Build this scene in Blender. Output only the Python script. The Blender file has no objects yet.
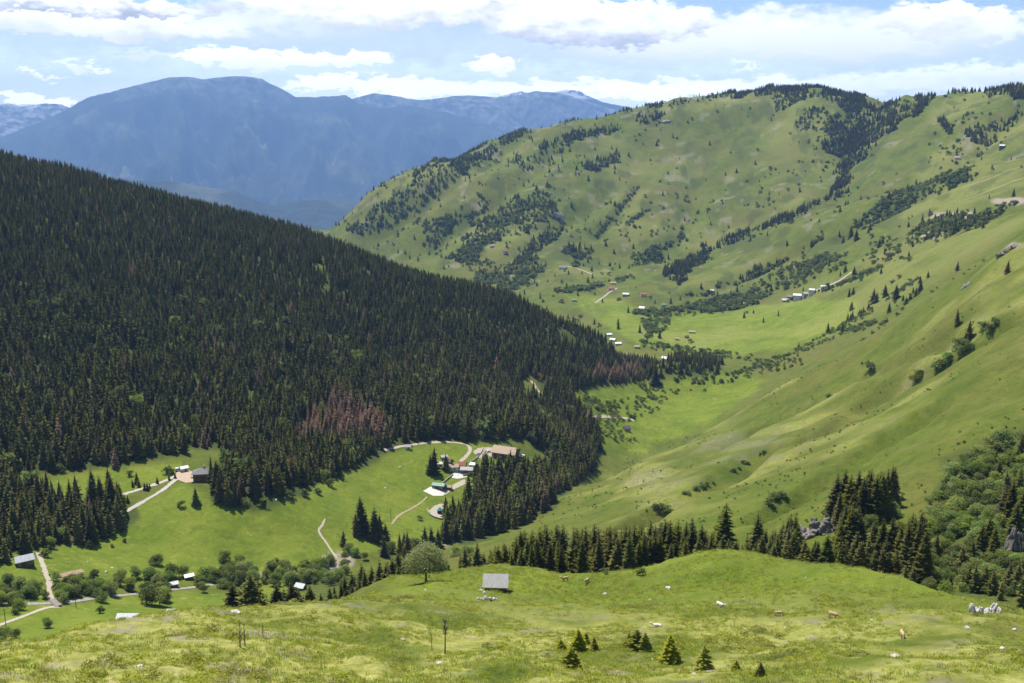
import bpy, bmesh, math, random
import numpy as np
from mathutils import Vector, Matrix
R = math.radians
S = bpy.context.scene
COL = S.collection
random.seed(7)
RNG = np.random.default_rng(11)

# ------------------------------------------------------------------ camera
F, CX, CY, PITCH = 995.0, 512.0, 341.5, R(12.0)
SP, CP = math.sin(PITCH), math.cos(PITCH)
cam_d = bpy.data.cameras.new('camera')
cam_d.sensor_width = 36.0
cam_d.lens = 36.0 * F / 1024.0
cam_d.clip_start = 0.2
cam_d.clip_end = 80000
cam = bpy.data.objects.new('camera', cam_d)
COL.objects.link(cam)
cam.rotation_euler = (R(90) - PITCH, 0, 0)
S.camera = cam

def ray(px, py):
    """azimuth and tangent of elevation of the view ray through a photo point"""
    u = (np.asarray(px, float) - CX) / F
    v = -(np.asarray(py, float) - CY) / F
    y = CP + v * SP
    z = -SP + v * CP
    return np.arctan2(u, y), z / np.hypot(u, y)

def project(x, y, z):
    d = y * CP - z * SP
    d = np.where(d > 1e-3, d, 1e-3)
    return CX + F * x / d, CY - F * (y * SP + z * CP) / d

# ------------------------------------------------------------------ noise
_perm = np.random.default_rng(5).random(1 << 16)
def _h(ix, iy, s):
    k = (ix.astype(np.int64) * 374761393 + iy.astype(np.int64) * 668265263 + s * 974634341) & 0xffffffff
    k = ((k ^ (k >> 13)) * 1274126177) & 0xffffffff
    return _perm[(k ^ (k >> 16)) & 0xffff]
def vnoise(x, y, s=0):
    ix, iy = np.floor(x), np.floor(y)
    fx, fy = x - ix, y - iy
    fx = fx * fx * fx * (fx * (fx * 6 - 15) + 10)
    fy = fy * fy * fy * (fy * (fy * 6 - 15) + 10)
    a, b = _h(ix, iy, s), _h(ix + 1, iy, s)
    c, d = _h(ix, iy + 1, s), _h(ix + 1, iy + 1, s)
    return (a + (b - a) * fx) * (1 - fy) + (c + (d - c) * fx) * fy - 0.5
def fbm(x, y, s=0, n=4):
    t, a = 0, 1.0
    for k in range(n):
        t = t + a * vnoise(x * (2.03 ** k) + 17.3 * k, y * (2.03 ** k) - 9.1 * k, s + k)
        a *= 0.5
    return t
def sstep(a, b, x):
    t = np.clip((x - a) / (b - a), 0, 1)
    return t * t * (3 - 2 * t)

# ------------------------------------------------------------------ terrain: surveyed points (photo column: distance, photo row)
COLS = {
 -150: [(95,700),(140,680),(200,690),(400,650),(465,610),(642,490),(1000,262),(1400,138),(1550,155),(2000,280),(3000,265),(4800,245)],
 0: [(95,688),(125,645),(150,657),(200,672),(300,668),(400,640),(465,600),(511,560),(560,535),(642,485),(1000,272),(1400,158),(1550,178),(2000,290),(3000,265),(4800,245)],
 100: [(1400,182),(1550,200)],
 128: [(95,683),(150,621),(185,640),(260,650),(350,638),(430,618),(480,598),(530,565),(580,525),(640,480),(1000,290),(1400,190),(1550,210),(2000,290),(3000,265),(4800,245)],
 200: [(1400,208),(1550,225),(643,470)],
 256: [(95,683),(140,637),(180,607),(215,622),(300,630),(400,620),(470,600),(530,572),(576,522),(601,492),(640,472),(1000,308),(1400,222),(1550,240),(2000,290),(2600,265),(3300,255),(4800,245)],
 330: [(190,604),(235,625),(330,615),(1390,245),(1530,262),(2900,233),(3150,250)],
 384: [(95,683),(140,640),(185,606),(215,592),(245,580),(290,600),(400,598),(480,580),(555,560),(600,530),(660,500),(747,447),(1000,352),(1350,266),(1480,284),(1900,320),(2400,290),(2700,235),(2950,184),(3150,196),(4800,245)],
 430: [(95,683),(245,575),(285,590),(1330,283),(1440,298),(3000,166),(3160,178)],
 512: [(95,683),(150,645),(190,610),(225,591),(262,570),(295,585),(400,575),(520,550),(640,528),(700,495),(783,455),(831,440),(1100,348),(1300,300),(1400,313),(1700,330),(2100,298),(2350,255),(2650,205),(3000,160),(3250,134),(3400,144),(4800,240)],
 560: [(300,587),(400,566),(500,540),(640,512),(785,480),(862,445),(1280,326),(1400,342),(1700,332),(2050,292),(2300,268),(2600,215),(3000,150),(3280,121),(3420,132)],
 610: [(1000,428),(1250,347),(1340,354),(1500,350),(1945,308)],
 655: [(1206,388),(1250,366)],
 640: [(95,683),(150,645),(190,615),(230,590),(268,572),(300,588),(340,585),(400,560),(480,520),(600,488),(700,471),(765,462),(850,471),(930,464),(1010,443),(1257,387),(1525,347),(1700,326),(1945,308),(2150,288),(2300,270),(2600,225),(3000,155),(3300,104),(3450,114),(4800,225)],
 600: [(640,500),(705,488),(780,492),(850,484),(930,455)],
 700: [(262,556),(300,572),(700,456),(825,437),(900,447),(970,441),(1060,423),(2270,262),(2350,268),(2430,258),(3330,96),(3480,106)],
 768: [(95,683),(150,645),(190,610),(225,582),(262,557),(300,571),(335,562),(400,525),(500,480),(650,440),(780,416),(885,399),(960,408),(1030,405),(1110,394),(1200,381),(1400,357),(1600,335),(1800,312),(1900,300),(2050,270),(2200,240),(2300,229),(2380,234),(2450,223),(2800,165),(3150,110),(3300,89),(3450,98),(4800,210)],
 832: [(250,567),(285,582),(760,385),(860,361),(935,370),(1000,366),(2250,207),(2330,214),(2420,203),(3250,93),(3400,103)],
 896: [(95,683),(140,650),(180,620),(215,592),(238,580),(275,593),(310,567),(360,520),(430,470),(520,430),(640,390),(760,352),(850,323),(925,335),(980,333),(1150,319),(1400,300),(1650,265),(1900,235),(2100,205),(2200,191),(2300,197),(2400,186),(2750,135),(3050,98),(3200,108),(4800,210)],
 960: [(220,598),(255,612),(2170,168),(2250,175),(2320,165),(2900,90),(3050,100)],
 1024: [(95,683),(130,660),(165,640),(200,618),(235,626),(270,600),(320,545),(370,490),(440,420),(560,340),(700,275),(800,237),(900,245),(1100,240),(1400,225),(1700,200),(2000,170),(2150,153),(2230,159),(2300,150),(2550,110),(2750,85),(2900,93),(4800,200)],
 1170: [(95,690),(200,640),(240,640),(320,540),(440,400),(560,310),(700,235),(800,195),(900,200),(1400,190),(2000,140),(2150,120),(2300,118),(2750,60),(2900,70),(4800,200)],
}
_pts = []
for px, rows in COLS.items():
    for r, py in rows:
        a, t = ray(px, py)
        _pts.append((a, math.log(r), t))
for px in (-150, 100, 300, 512, 720, 920, 1170):
    for r, py in ((2, 890), (8, 850), (25, 795), (60, 738)):
        a, t = ray(px, py)
        _pts.append((float(ray(px, 683)[0]), math.log(r), float(t)))
_pts = np.array(_pts, float)
def _tps(d2):
    return 0.5 * d2 * np.log(d2 + 1e-12)
_n = len(_pts)
_K = np.zeros((_n + 3, _n + 3))
_d2 = ((_pts[:, None, :2] - _pts[None, :, :2]) ** 2).sum(-1)
_K[:_n, :_n] = _tps(_d2) + 2e-5 * np.eye(_n)
_K[:_n, _n] = 1; _K[:_n, _n + 1:] = _pts[:, :2]
_K[_n:, :_n] = _K[:_n, _n:].T
_W = np.linalg.solve(_K, np.concatenate([_pts[:, 2], [0, 0, 0]]))
def tps(a, l):
    out = np.empty(a.shape)
    af, lf, of = a.ravel(), l.ravel(), out.ravel()
    for i in range(0, af.size, 40000):
        s = slice(i, i + 40000)
        d2 = (af[s, None] - _pts[None, :, 0]) ** 2 + (lf[s, None] - _pts[None, :, 1]) ** 2
        of[s] = _tps(d2) @ _W[:_n] + _W[_n] + _W[_n + 1] * af[s] + _W[_n + 2] * lf[s]
    return out

AZ = np.concatenate([np.linspace(-75, -33.5, 24)[:-1], np.linspace(-33.5, 33.5, 820), np.linspace(33.5, 75, 24)[1:]]) * math.pi / 180
LR = np.concatenate([np.linspace(math.log(1.5), math.log(70), 36)[:-1], np.linspace(math.log(70), math.log(5600), 820)])
NA, NR = len(AZ), len(LR)
# the smooth survey surface on a coarse grid, then refined
ca, cl = np.linspace(R(-34), R(34), 180), np.linspace(LR[0], math.log(4800), 300)
cg = tps(*np.meshgrid(ca, cl, indexing='ij'))
def gridsample(g, a0, da, l0, dl, a, l):
    fa = np.clip((a - a0) / da, 0, g.shape[0] - 1.001); fl = np.clip((l - l0) / dl, 0, g.shape[1] - 1.001)
    ia, il = fa.astype(int), fl.astype(int)
    def cub(t):
        return ((-t + 2 * t * t - t ** 3) / 2, (2 - 5 * t * t + 3 * t ** 3) / 2, (t + 4 * t * t - 3 * t ** 3) / 2, (t ** 3 - t * t) / 2)
    wa, wl = cub(fa - ia), cub(fl - il)
    out = 0
    for i in range(4):
        xi = np.clip(ia + i - 1, 0, g.shape[0] - 1)
        row = 0
        for j in range(4):
            row = row + wl[j] * g[xi, np.clip(il + j - 1, 0, g.shape[1] - 1)]
        out = out + wa[i] * row
    return out
A2, L2 = np.meshgrid(AZ, LR, indexing='ij')
T0 = gridsample(cg, ca[0], ca[1] - ca[0], cl[0], cl[1] - cl[0], np.clip(A2, ca[0], ca[-1]), L2)
RR = np.exp(L2)
X, Y = RR * np.sin(A2), RR * np.cos(A2)
Z = T0 * RR
# relief too small for the survey: hummocks close by, gullies and benches on the far slopes
far = sstep(1500, 2300, RR)
near = 1 - sstep(260, 420, RR)
mid = (1 - near) * (1 - far)
Z += near * sstep(20, 60, RR) * (1.9 * fbm(X / 20, Y / 20, 1, 3) + 1.0 * fbm(X / 6, Y / 6, 3, 3))
rightside = sstep(0.02, 0.12, A2)
Z += mid * (1.6 * fbm(X / 40, Y / 40, 6, 3) + rightside * 1.5 * fbm(X / 13, Y / 13, 21, 3) + rightside * 6 * fbm((X - Y * .4) / 120, (Y + X * .4) / 70, 8, 4))
_gx, _gy = (X * 0.55 - Y * 0.83), (X * 0.83 + Y * 0.55)
Z += far * (40 * np.abs(fbm(X / 330 + 3.1, Y / 600, 12, 4)) - 10 + 14 * fbm(X / 110, Y / 160, 15, 4))
Z[RR < 3] = np.minimum(Z[RR < 3], -1.6)

def zg(x, y):
    """terrain height from the finished grid (bilinear, as the mesh)"""
    x = np.asarray(x, float); y = np.asarray(y, float)
    a = np.clip(np.arctan2(x, y), AZ[0] + 1e-6, AZ[-1] - 1e-6)
    l = np.clip(np.log(np.hypot(x, y) + 1e-9), LR[0], LR[-1] - 1e-6)
    ia = np.clip(np.searchsorted(AZ, a) - 1, 0, NA - 2); il = np.clip(np.searchsorted(LR, l) - 1, 0, NR - 2)
    fa = (a - AZ[ia]) / (AZ[ia + 1] - AZ[ia]); fl = (l - LR[il]) / (LR[il + 1] - LR[il])
    return (Z[ia, il] * (1 - fa) * (1 - fl) + Z[ia + 1, il] * fa * (1 - fl) + Z[ia, il + 1] * (1 - fa) * fl + Z[ia + 1, il + 1] * fa * fl)

TAN = Z / RR
HOR = np.maximum.accumulate(TAN, axis=1)           # running horizon along every azimuth
def visible(x, y, z, slack=0.0015):
    a = np.arctan2(x, y); r = np.hypot(x, y)
    ia = np.clip(np.searchsorted(AZ, a), 0, NA - 1); il = np.clip(np.searchsorted(LR, np.log(r)) - 2, 0, NR - 1)
    return z / r >= HOR[ia, il] - slack

def ground(px, py, rmin=70.0):
    """the place on the terrain seen at a photo point"""
    a, t = ray(px, py)
    ia = int(np.clip(np.searchsorted(AZ, a) - 1, 0, NA - 2))
    f = (a - AZ[ia]) / (AZ[ia + 1] - AZ[ia])
    col = TAN[ia] * (1 - f) + TAN[ia + 1] * f
    k = np.where((col >= t) & (LR > math.log(rmin)))[0]
    if len(k) == 0:
        il = int(np.argmax(np.where(LR > math.log(rmin), col, -9))); l = LR[il]
    else:
        il = k[0]
        if il > 0 and col[il - 1] < t:
            g = (t - col[il - 1]) / (col[il] - col[il - 1]); l = LR[il - 1] + g * (LR[il] - LR[il - 1])
        else:
            l = LR[il]
    r = math.exp(l)
    x, y = r * math.sin(a), r * math.cos(a)
    return Vector((x, y, float(zg(x, y))))
# creases and draws running down the slopes
CREASES = [([(1060,292),(1024,314),(960,353),(926,372),(886,395),(848,419),(829,429),(763,452),(721,479),(680,499),(640,520)], 300, 13, 15),
 ([(930,412),(900,432),(860,457),(817,483),(763,514)], 300, 9, 11), ([(870,372),(800,410),(740,437),(680,470)], 500, 6, 14), ([(985,330),(940,345),(890,365),(840,385)], 450, 5, 11),
 ([(880,96),(862,120),(848,150),(838,195)], 2400, 34, 70), ([(520,135),(450,185),(380,235)], 2300, 24, 60), ([(560,150),(490,205),(430,245)], 2200, 22, 55), ([(610,190),(540,240),(490,275)], 2000, 18, 45), ([(640,185),(597,236)], 2000, 14, 30),
 ([(690,225),(640,262)], 2000, 14, 40), ([(973,175),(900,205),(846,234)], 1600, 14, 35), ([(1024,205),(950,235),(880,262),(800,295)], 1300, 14, 32), ([(820,235),(750,275),(690,294)], 1600, 12, 30), ([(1010,115),(985,140),(975,155)], 2100, 20, 45), ([(740,120),(700,170),(690,215)], 2300, 16, 60)]
_d = np.zeros_like(Z)
for line, rmin, dep, wd in CREASES:
    w_ = [ground(a, b, rmin) for a, b in line]
    best = np.full(Z.shape, 1e9)
    i0 = np.searchsorted(LR, math.log(min(q.xy.length for q in w_)) - .25); i1 = np.searchsorted(LR, math.log(max(q.xy.length for q in w_)) + .25)
    xs, ys = X[:, i0:i1], Y[:, i0:i1]; bb = np.full(xs.shape, 1e9)
    for q0, q1 in zip(w_[:-1], w_[1:]):
        ex, ey = q1.x - q0.x, q1.y - q0.y
        u_ = np.clip(((xs - q0.x) * ex + (ys - q0.y) * ey) / (ex * ex + ey * ey + 1e-9), 0, 1)
        bb = np.minimum(bb, np.hypot(xs - q0.x - u_ * ex, ys - q0.y - u_ * ey))
    bb = bb * (1 + .5 * fbm(xs / wd / 2, ys / wd / 2, 77, 2))
    _d[:, i0:i1] = np.maximum(_d[:, i0:i1], dep * (.6 * np.exp(-(bb / wd) ** 2) + .5 * np.exp(-bb / wd * 1.6) - .35 * np.exp(-((bb - 1.9 * wd) / wd) ** 2)))
Z -= _d
TAN = Z / RR
HOR = np.maximum.accumulate(TAN, axis=1)
def pxsize(p, n):
    """metres covered by n photo pixels at point p"""
    return n * (p.y * CP - p.z * SP) / F

# ------------------------------------------------------------------ helpers: naming, meshes, materials
def tag(o, label=None, cat=None, group=None, kind=None):
    if label: o['label'] = label
    if cat: o['category'] = cat
    if group: o['group'] = group
    if kind: o['kind'] = kind
    return o
def link(o, parent=None):
    COL.objects.link(o)
    if parent is not None: o.parent = parent
    return o
def empty(name, loc, rz=0.0):
    o = bpy.data.objects.new(name, None)
    o.empty_display_size = 0.5
    o.location = loc; o.rotation_euler = (0, 0, rz)
    return link(o)
def mesh_from(name, v, f, mats=(), mi=None, smooth=False, att=None):
    me = bpy.data.meshes.new(name)
    me.from_pydata([tuple(p) for p in v], [], f)
    for m in mats: me.materials.append(m)
    if mi is not None: me.polygons.foreach_set('material_index', mi)
    if smooth: me.polygons.foreach_set('use_smooth', [True] * len(me.polygons))
    if att is not None:
        a = me.attributes.new('tip', 'FLOAT', 'POINT'); a.data.foreach_set('value', np.asarray(att, np.float32))
    me.update()
    return me
def part(name, me, parent=None, loc=None, rot=None):
    o = bpy.data.objects.new(name, me)
    if loc is not None: o.location = loc
    if rot is not None: o.rotation_euler = rot
    return link(o, parent)

class MB:
    """collects simple solids into one mesh"""
    def __init__(s): s.v, s.f, s.m = [], [], []
    def add(s, v, f, m=0):
        n = len(s.v); s.v += [tuple(p) for p in v]; s.f += [tuple(i + n for i in q) for q in f]; s.m += [m] * len(f)
    def box(s, x0, x1, y0, y1, z0, z1, m=0):
        s.add([(x0,y0,z0),(x1,y0,z0),(x1,y1,z0),(x0,y1,z0),(x0,y0,z1),(x1,y0,z1),(x1,y1,z1),(x0,y1,z1)],
              [(0,3,2,1),(4,5,6,7),(0,1,5,4),(1,2,6,5),(2,3,7,6),(3,0,4,7)], m)
    def tube(s, pts, rad, n=6, m=0):
        rings = []
        pts = [Vector(p) for p in pts]
        for i, p in enumerate(pts):
            d = (pts[min(i + 1, len(pts) - 1)] - pts[max(i - 1, 0)]).normalized()
            a = d.cross(Vector((0.31, 0.17, 0.93)) if abs(d.z) < .9 else Vector((1, 0, 0))).normalized(); b = d.cross(a)
            rings.append([p + (a * math.cos(k * 2 * math.pi / n) + b * math.sin(k * 2 * math.pi / n)) * rad[i] for k in range(n)])
        v = [q for r_ in rings for q in r_]
        f = [(i * n + k, i * n + (k + 1) % n, (i + 1) * n + (k + 1) % n, (i + 1) * n + k) for i in range(len(pts) - 1) for k in range(n)]
        f += [tuple(range(n))[::-1], tuple(range((len(pts) - 1) * n, len(pts) * n))]
        s.add(v, f, m)
    def mesh(s, name, *mats, smooth=False): return mesh_from(name, s.v, s.f, mats, s.m, smooth)

class NT:
    """small wrapper that writes node trees"""
    def __init__(s, tree): s.t = tree; s.t.nodes.clear()
    def n(s, kind, **kw):
        o = s.t.nodes.new(kind)
        for k, v in kw.items(): setattr(o, k, v)
        return o
    def _in(s, sock, v):
        if isinstance(v, bpy.types.NodeSocket): s.t.links.new(v, sock)
        elif v is not None: sock.default_value = v
    def math(s, op, a, b=None, c=None, clamp=False):
        o = s.n('ShaderNodeMath', operation=op, use_clamp=clamp)
        s._in(o.inputs[0], a); s._in(o.inputs[1], b); s._in(o.inputs[2], c)
        return o.outputs[0]
    def vmath(s, op, a, b=None, c=None):
        o = s.n('ShaderNodeVectorMath', operation=op)
        s._in(o.inputs[0], a); s._in(o.inputs[1], b)
        if c is not None: s._in(o.inputs[3] if op == 'SCALE' else o.inputs[2], c)
        return o.outputs['Value'] if op in ('LENGTH', 'DOT_PRODUCT', 'DISTANCE') else o.outputs[0]
    def noise(s, vec, scale, detail=3, rough=0.55, dist=0.0, out='Fac'):
        o = s.n('ShaderNodeTexNoise'); s._in(o.inputs['Vector'], vec)
        o.inputs['Scale'].default_value = scale; o.inputs['Detail'].default_value = detail
        o.inputs['Roughness'].default_value = rough; o.inputs['Distortion'].default_value = dist
        return o.outputs[out]
    def ramp(s, fac, *stops):
        o = s.n('ShaderNodeValToRGB'); s._in(o.inputs[0], fac)
        e = o.color_ramp.elements
        while len(e) < len(stops): e.new(0.5)
        for el, (p, c) in zip(e, stops):
            el.position = p; el.color = (c, c, c, 1) if isinstance(c, (int, float)) else (*c, 1)
        return o.outputs[0]
    def mix(s, fac, a, b, kind='MIX'):
        o = s.n('ShaderNodeMix', data_type='RGBA', blend_type=kind)
        s._in(o.inputs[0], fac)
        for sock, v in ((o.inputs[6], a), (o.inputs[7], b)):
            s._in(sock, (*v, 1) if isinstance(v, tuple) and len(v) == 3 else v)
        return o.outputs[2]
    def step(s, x, a, b):
        o = s.n('ShaderNodeMapRange', interpolation_type='SMOOTHSTEP'); s._in(o.inputs[0], x)
        o.inputs[1].default_value = a; o.inputs[2].default_value = b
        return o.outputs[0]
    def pos(s): return s.n('ShaderNodeNewGeometry').outputs['Position']
    def obj(s): return s.n('ShaderNodeTexCoord').outputs['Object']
    def rand(s): return s.n('ShaderNodeObjectInfo').outputs['Random']
    def att(s, name, out='Fac'): return s.n('ShaderNodeAttribute', attribute_name=name).outputs[out]
    def sep(s, c):
        o = s.n('ShaderNodeSeparateColor'); s._in(o.inputs[0], c); return o.outputs
    def surf(s, shader): s.t.links.new(shader, s.n('ShaderNodeOutputMaterial').inputs[0])
    def pbr(s, col, rough=0.85, bump=None, bstr=0.4, bdist=0.1, spec=0.3, metal=0.0):
        o = s.n('ShaderNodeBsdfPrincipled'); s._in(o.inputs['Base Color'], (*col, 1) if isinstance(col, tuple) else col)
        s._in(o.inputs['Roughness'], rough); o.inputs['Specular IOR Level'].default_value = spec; o.inputs['Metallic'].default_value = metal
        if bump is not None:
            b = s.n('ShaderNodeBump'); b.inputs['Strength'].default_value = bstr; b.inputs['Distance'].default_value = bdist
            s._in(b.inputs['Height'], bump); s.t.links.new(b.outputs[0], o.inputs['Normal'])
        return o.outputs[0]
def material(name):
    m = bpy.data.materials.new(name); m.use_nodes = True
    return m, NT(m.node_tree)

def leaf_material(name, dark, light, tipc=None, trans=0.3, hue=0.5):
    """foliage: dark and light clumps, a shift from plant to plant, light shining through the leaves"""
    m, t = material(name)
    o = t.obj(); rnd = t.rand()
    c = t.mix(t.noise(o, 0.9, 3, 0.6), dark, light)
    if tipc: c = t.mix(t.math('MULTIPLY', t.att('tip'), 0.8), c, tipc)
    hs = t.n('ShaderNodeHueSaturation')
    t._in(hs.inputs['Hue'], t.math('MULTIPLY_ADD', rnd, 0.05 * hue, 0.5 - 0.025 * hue))
    t._in(hs.inputs['Value'], t.math('MULTIPLY_ADD', t.math('FRACT', t.math('MULTIPLY', rnd, 7.31)), 0.75, 0.62))
    t._in(hs.inputs['Saturation'], t.math('MULTIPLY_ADD', t.math('FRACT', t.math('MULTIPLY', rnd, 3.77)), 0.3, 0.8))
    t._in(hs.inputs['Color'], c)
    d = t.n('ShaderNodeBsdfDiffuse'); t.t.links.new(hs.outputs[0], d.inputs[0])
    tr = t.n('ShaderNodeBsdfTranslucent')
    tc = t.mix(1.0, hs.outputs[0], (1.15, 1.2, 0.55), 'MULTIPLY'); t.t.links.new(tc, tr.inputs[0])
    mx = t.n('ShaderNodeMixShader'); mx.inputs[0].default_value = trans
    t.t.links.new(d.outputs[0], mx.inputs[1]); t.t.links.new(tr.outputs[0], mx.inputs[2])
    t.surf(mx.outputs[0])
    return m
M = {}
def simple(name, c1, c2, scale=1.0, rough=0.85, bump=0.3, bdist=0.05, detail=4, spec=0.25, stretch=None, metal=0.0):
    m, t = material(name)
    o = t.obj()
    if stretch: o = t.vmath('MULTIPLY', o, stretch)
    nz = t.noise(o, scale, detail, 0.6)
    c = t.mix(t.ramp(nz, (0.3, 0.0), (0.7, 1.0)), c1, c2)
    t.surf(t.pbr(c, rough, nz, bump, bdist, spec, metal))
    M[name] = m
    return m
simple('bark', (.07,.05,.035), (.14,.11,.08), 3, stretch=(4,4,.6))
simple('pale_bark', (.16,.14,.12), (.3,.28,.25), 3, stretch=(4,4,.6))
simple('dead_wood', (.13,.105,.09), (.24,.2,.17), 5)
simple('old_wood', (.06,.045,.035), (.15,.12,.095), 2.5, stretch=(6,6,.5))
simple('brown_wood', (.17,.075,.04), (.3,.15,.08), 2.5, stretch=(6,6,.5))
simple('grey_shingle', (.3,.29,.285), (.47,.46,.45), 1.6, stretch=(3,.5,.5), bump=.6)
simple('tin', (.42,.43,.45), (.6,.61,.63), .8, rough=.5, stretch=(3,.3,.3), spec=.4)
simple('dark_slate', (.12,.11,.115), (.2,.19,.195), 2.0, rough=.7)
simple('red_tile', (.26,.085,.05), (.42,.16,.1), 2.0)
simple('tan_roof', (.3,.22,.15), (.44,.35,.26), 1.5)
simple('rust_roof', (.2,.075,.045), (.32,.14,.09), 1.5)
simple('green_roof', (.05,.17,.12), (.09,.26,.19), 1.0, rough=.5)
simple('teal_canvas', (.03,.16,.15), (.06,.25,.23), 2.0)
simple('plaster', (.5,.47,.42), (.66,.63,.58), 1.2)
simple('white_paint', (.7,.7,.7), (.82,.82,.81), 2.0, rough=.6)
simple('stone_wall', (.2,.185,.17), (.4,.38,.35), 2.2, bump=.8, bdist=.1)
simple('brick', (.22,.09,.06), (.34,.16,.11), 3.0)
simple('frame_white', (.6,.6,.58), (.75,.75,.73), 3.0)
simple('dark_glass', (.012,.016,.02), (.03,.036,.045), .6, rough=.12, bump=0, spec=.6)
simple('limestone', (.3,.285,.265), (.6,.575,.55), 1.1, bump=.9, bdist=.15)
simple('grey_rock', (.1,.088,.08), (.25,.225,.205), .45, bump=.9, bdist=.3, detail=7)
simple('pale_rock', (.3,.27,.24), (.5,.46,.42), .2, bump=.9, bdist=.5, detail=7)
simple('gravel', (.3,.26,.21), (.47,.42,.35), 1.2, bump=.5)
simple('concrete', (.42,.4,.37), (.6,.58,.55), .6)
simple('soil', (.2,.135,.085), (.34,.25,.17), .7, bump=.6)
simple('water_bed', (.16,.155,.14), (.34,.33,.31), .8)
simple('tan_hide', (.36,.24,.13), (.5,.36,.22), 1.5, bump=.1)
simple('cream_hide', (.55,.5,.42), (.7,.66,.58), 1.5, bump=.1)
simple('dark_hide', (.045,.035,.03), (.1,.08,.065), 1.5, bump=.1)
simple('muzzle', (.1,.07,.06), (.18,.13,.11), 3)
simple('horn', (.4,.36,.28), (.5,.46,.38), 6)
simple('rubber', (.02,.02,.02), (.035,.035,.035), 6)
simple('van_paint', (.72,.73,.74), (.78,.79,.8), .5, rough=.35, bump=0, spec=.5)
def track_material(name, c1, c2):
    """worn track: ragged verges where the grass comes in, a greener strip between the ruts"""
    m, t = material(name); o = t.obj(); e = t.att('tip'); nz = t.noise(o, .45, 4, .65); n2 = t.noise(o, 1.7, 3, .6)
    c = t.mix(n2, c1, c2)
    mid = t.math('MULTIPLY', t.step(e, .3, .02), t.ramp(nz, (.44, 0.), (.6, .75)))
    c = t.mix(mid, c, (.13,.16,.04))
    tb = t.n('ShaderNodeBsdfTransparent'); ms = t.n('ShaderNodeMixShader')
    t._in(ms.inputs[0], t.step(t.math('ADD', e, t.math('MULTIPLY_ADD', nz, 1.3, -.65)), .62, .78))
    t.t.links.new(t.pbr(c, .95, n2, .5, .1, .1), ms.inputs[1]); t.t.links.new(tb.outputs[0], ms.inputs[2])
    t.surf(ms.outputs[0]); M[name] = m
track_material('gravel_track', (.27,.23,.18), (.46,.41,.34))
track_material('pale_track', (.29,.265,.23), (.46,.43,.38))
track_material('earth_track', (.25,.2,.12), (.4,.33,.22))
M['spruce'] = leaf_material('spruce', (.042,.054,.015), (.1,.112,.027), (.2,.2,.045), .4, .8)
M['forest_spruce'] = leaf_material('forest_spruce', (.08,.09,.028), (.15,.152,.042), (.17,.165,.045), .44, 1.1)
M['dead_spruce'] = leaf_material('dead_spruce', (.17,.105,.07), (.3,.2,.14), None, .3, .4)
M['bush'] = leaf_material('bush', (.15,.2,.06), (.29,.34,.115), None, .5, 1)
M['willow'] = leaf_material('willow', (.32,.36,.17), (.47,.5,.26), None, .5, .4)
M['broadleaf'] = leaf_material('broadleaf', (.16,.2,.065), (.3,.34,.115), None, .5, 1)
M['juniper'] = leaf_material('juniper', (.2,.23,.035), (.36,.36,.07), None, .45, .4)
M['scrub'] = leaf_material('scrub', (.11,.145,.055), (.2,.24,.085), None, .42, 1)
M['young_spruce'] = leaf_material('young_spruce', (.13,.15,.03), (.22,.24,.045), (.33,.33,.06), .5, .2)
M['grass'] = leaf_material('grass_blade', (.3,.32,.06), (.55,.52,.18), None, .5, 1)

# ------------------------------------------------------------------ zones on the ground
def inpoly(px, py, poly):
    px = np.asarray(px); py = np.asarray(py)
    res = np.zeros(px.shape, bool); n = len(poly)
    for i in range(n):
        x0, y0 = poly[i]; x1, y1 = poly[(i + 1) % n]
        if y0 == y1: continue
        c = ((y0 > py) != (y1 > py)) & (px < (x1 - x0) * (py - y0) / (y1 - y0) + x0)
        res ^= c
    return res
# outlines of real areas, surveyed as photo points with their range of distances
MEADOW = [
 ([(-160,560),(0,552),(25,560),(60,545),(100,540),(128,522),(130,505),(180,482),(215,500),(240,510),(300,494),(345,472),(398,446),(445,443),(490,446),(535,462),(450,520),(440,545),(300,565),(240,580),(140,590),(60,600),(0,625),(-160,640)], 380, 860),
 ([(-160,620),(0,605),(60,603),(130,598),(260,585),(340,575),(340,640),(-160,660)], 330, 560),
 ([(45,480),(100,472),(150,465),(186,460),(184,470),(120,497),(50,505)], 520, 800),
 ([(572,392),(610,383),(655,381),(720,372),(770,380),(700,425),(640,455),(605,445),(600,415)], 850, 1300),
 ([(560,292),(620,300),(660,318),(760,305),(800,300),(860,300),(850,330),(780,350),(700,358),(640,345),(600,322)], 1300, 2150),
]
FOREST = [
 ([(-160,482),(0,472),(45,475),(100,469),(140,462),(178,455),(190,452),(208,470),(214,480),(213,500),(235,509),(260,501),(300,493),(332,478),(347,470),(376,455),(396,446),(440,440),(480,442),(520,444),(545,448),(560,470),(480,470),(470,500),(446,520),(447,544),(512,531),(527,520),(562,495),(596,468),(604,450),(592,425),(575,405),(572,392),(605,385),(652,380),(664,372),(658,360),(612,338),(560,312),(500,288),(400,258),(300,225),(200,200),(0,150),(-160,120)], 560, 1440),
 ([(-160,575),(0,561),(30,548),(62,545),(85,545),(110,533),(126,521),(128,505),(118,498),(70,502),(52,505),(44,490),(0,478),(-160,482)], 470, 720),
 ([(652,372),(672,371),(700,376),(718,372),(722,362),(700,355),(655,358)], 1150, 1700),
]
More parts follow.
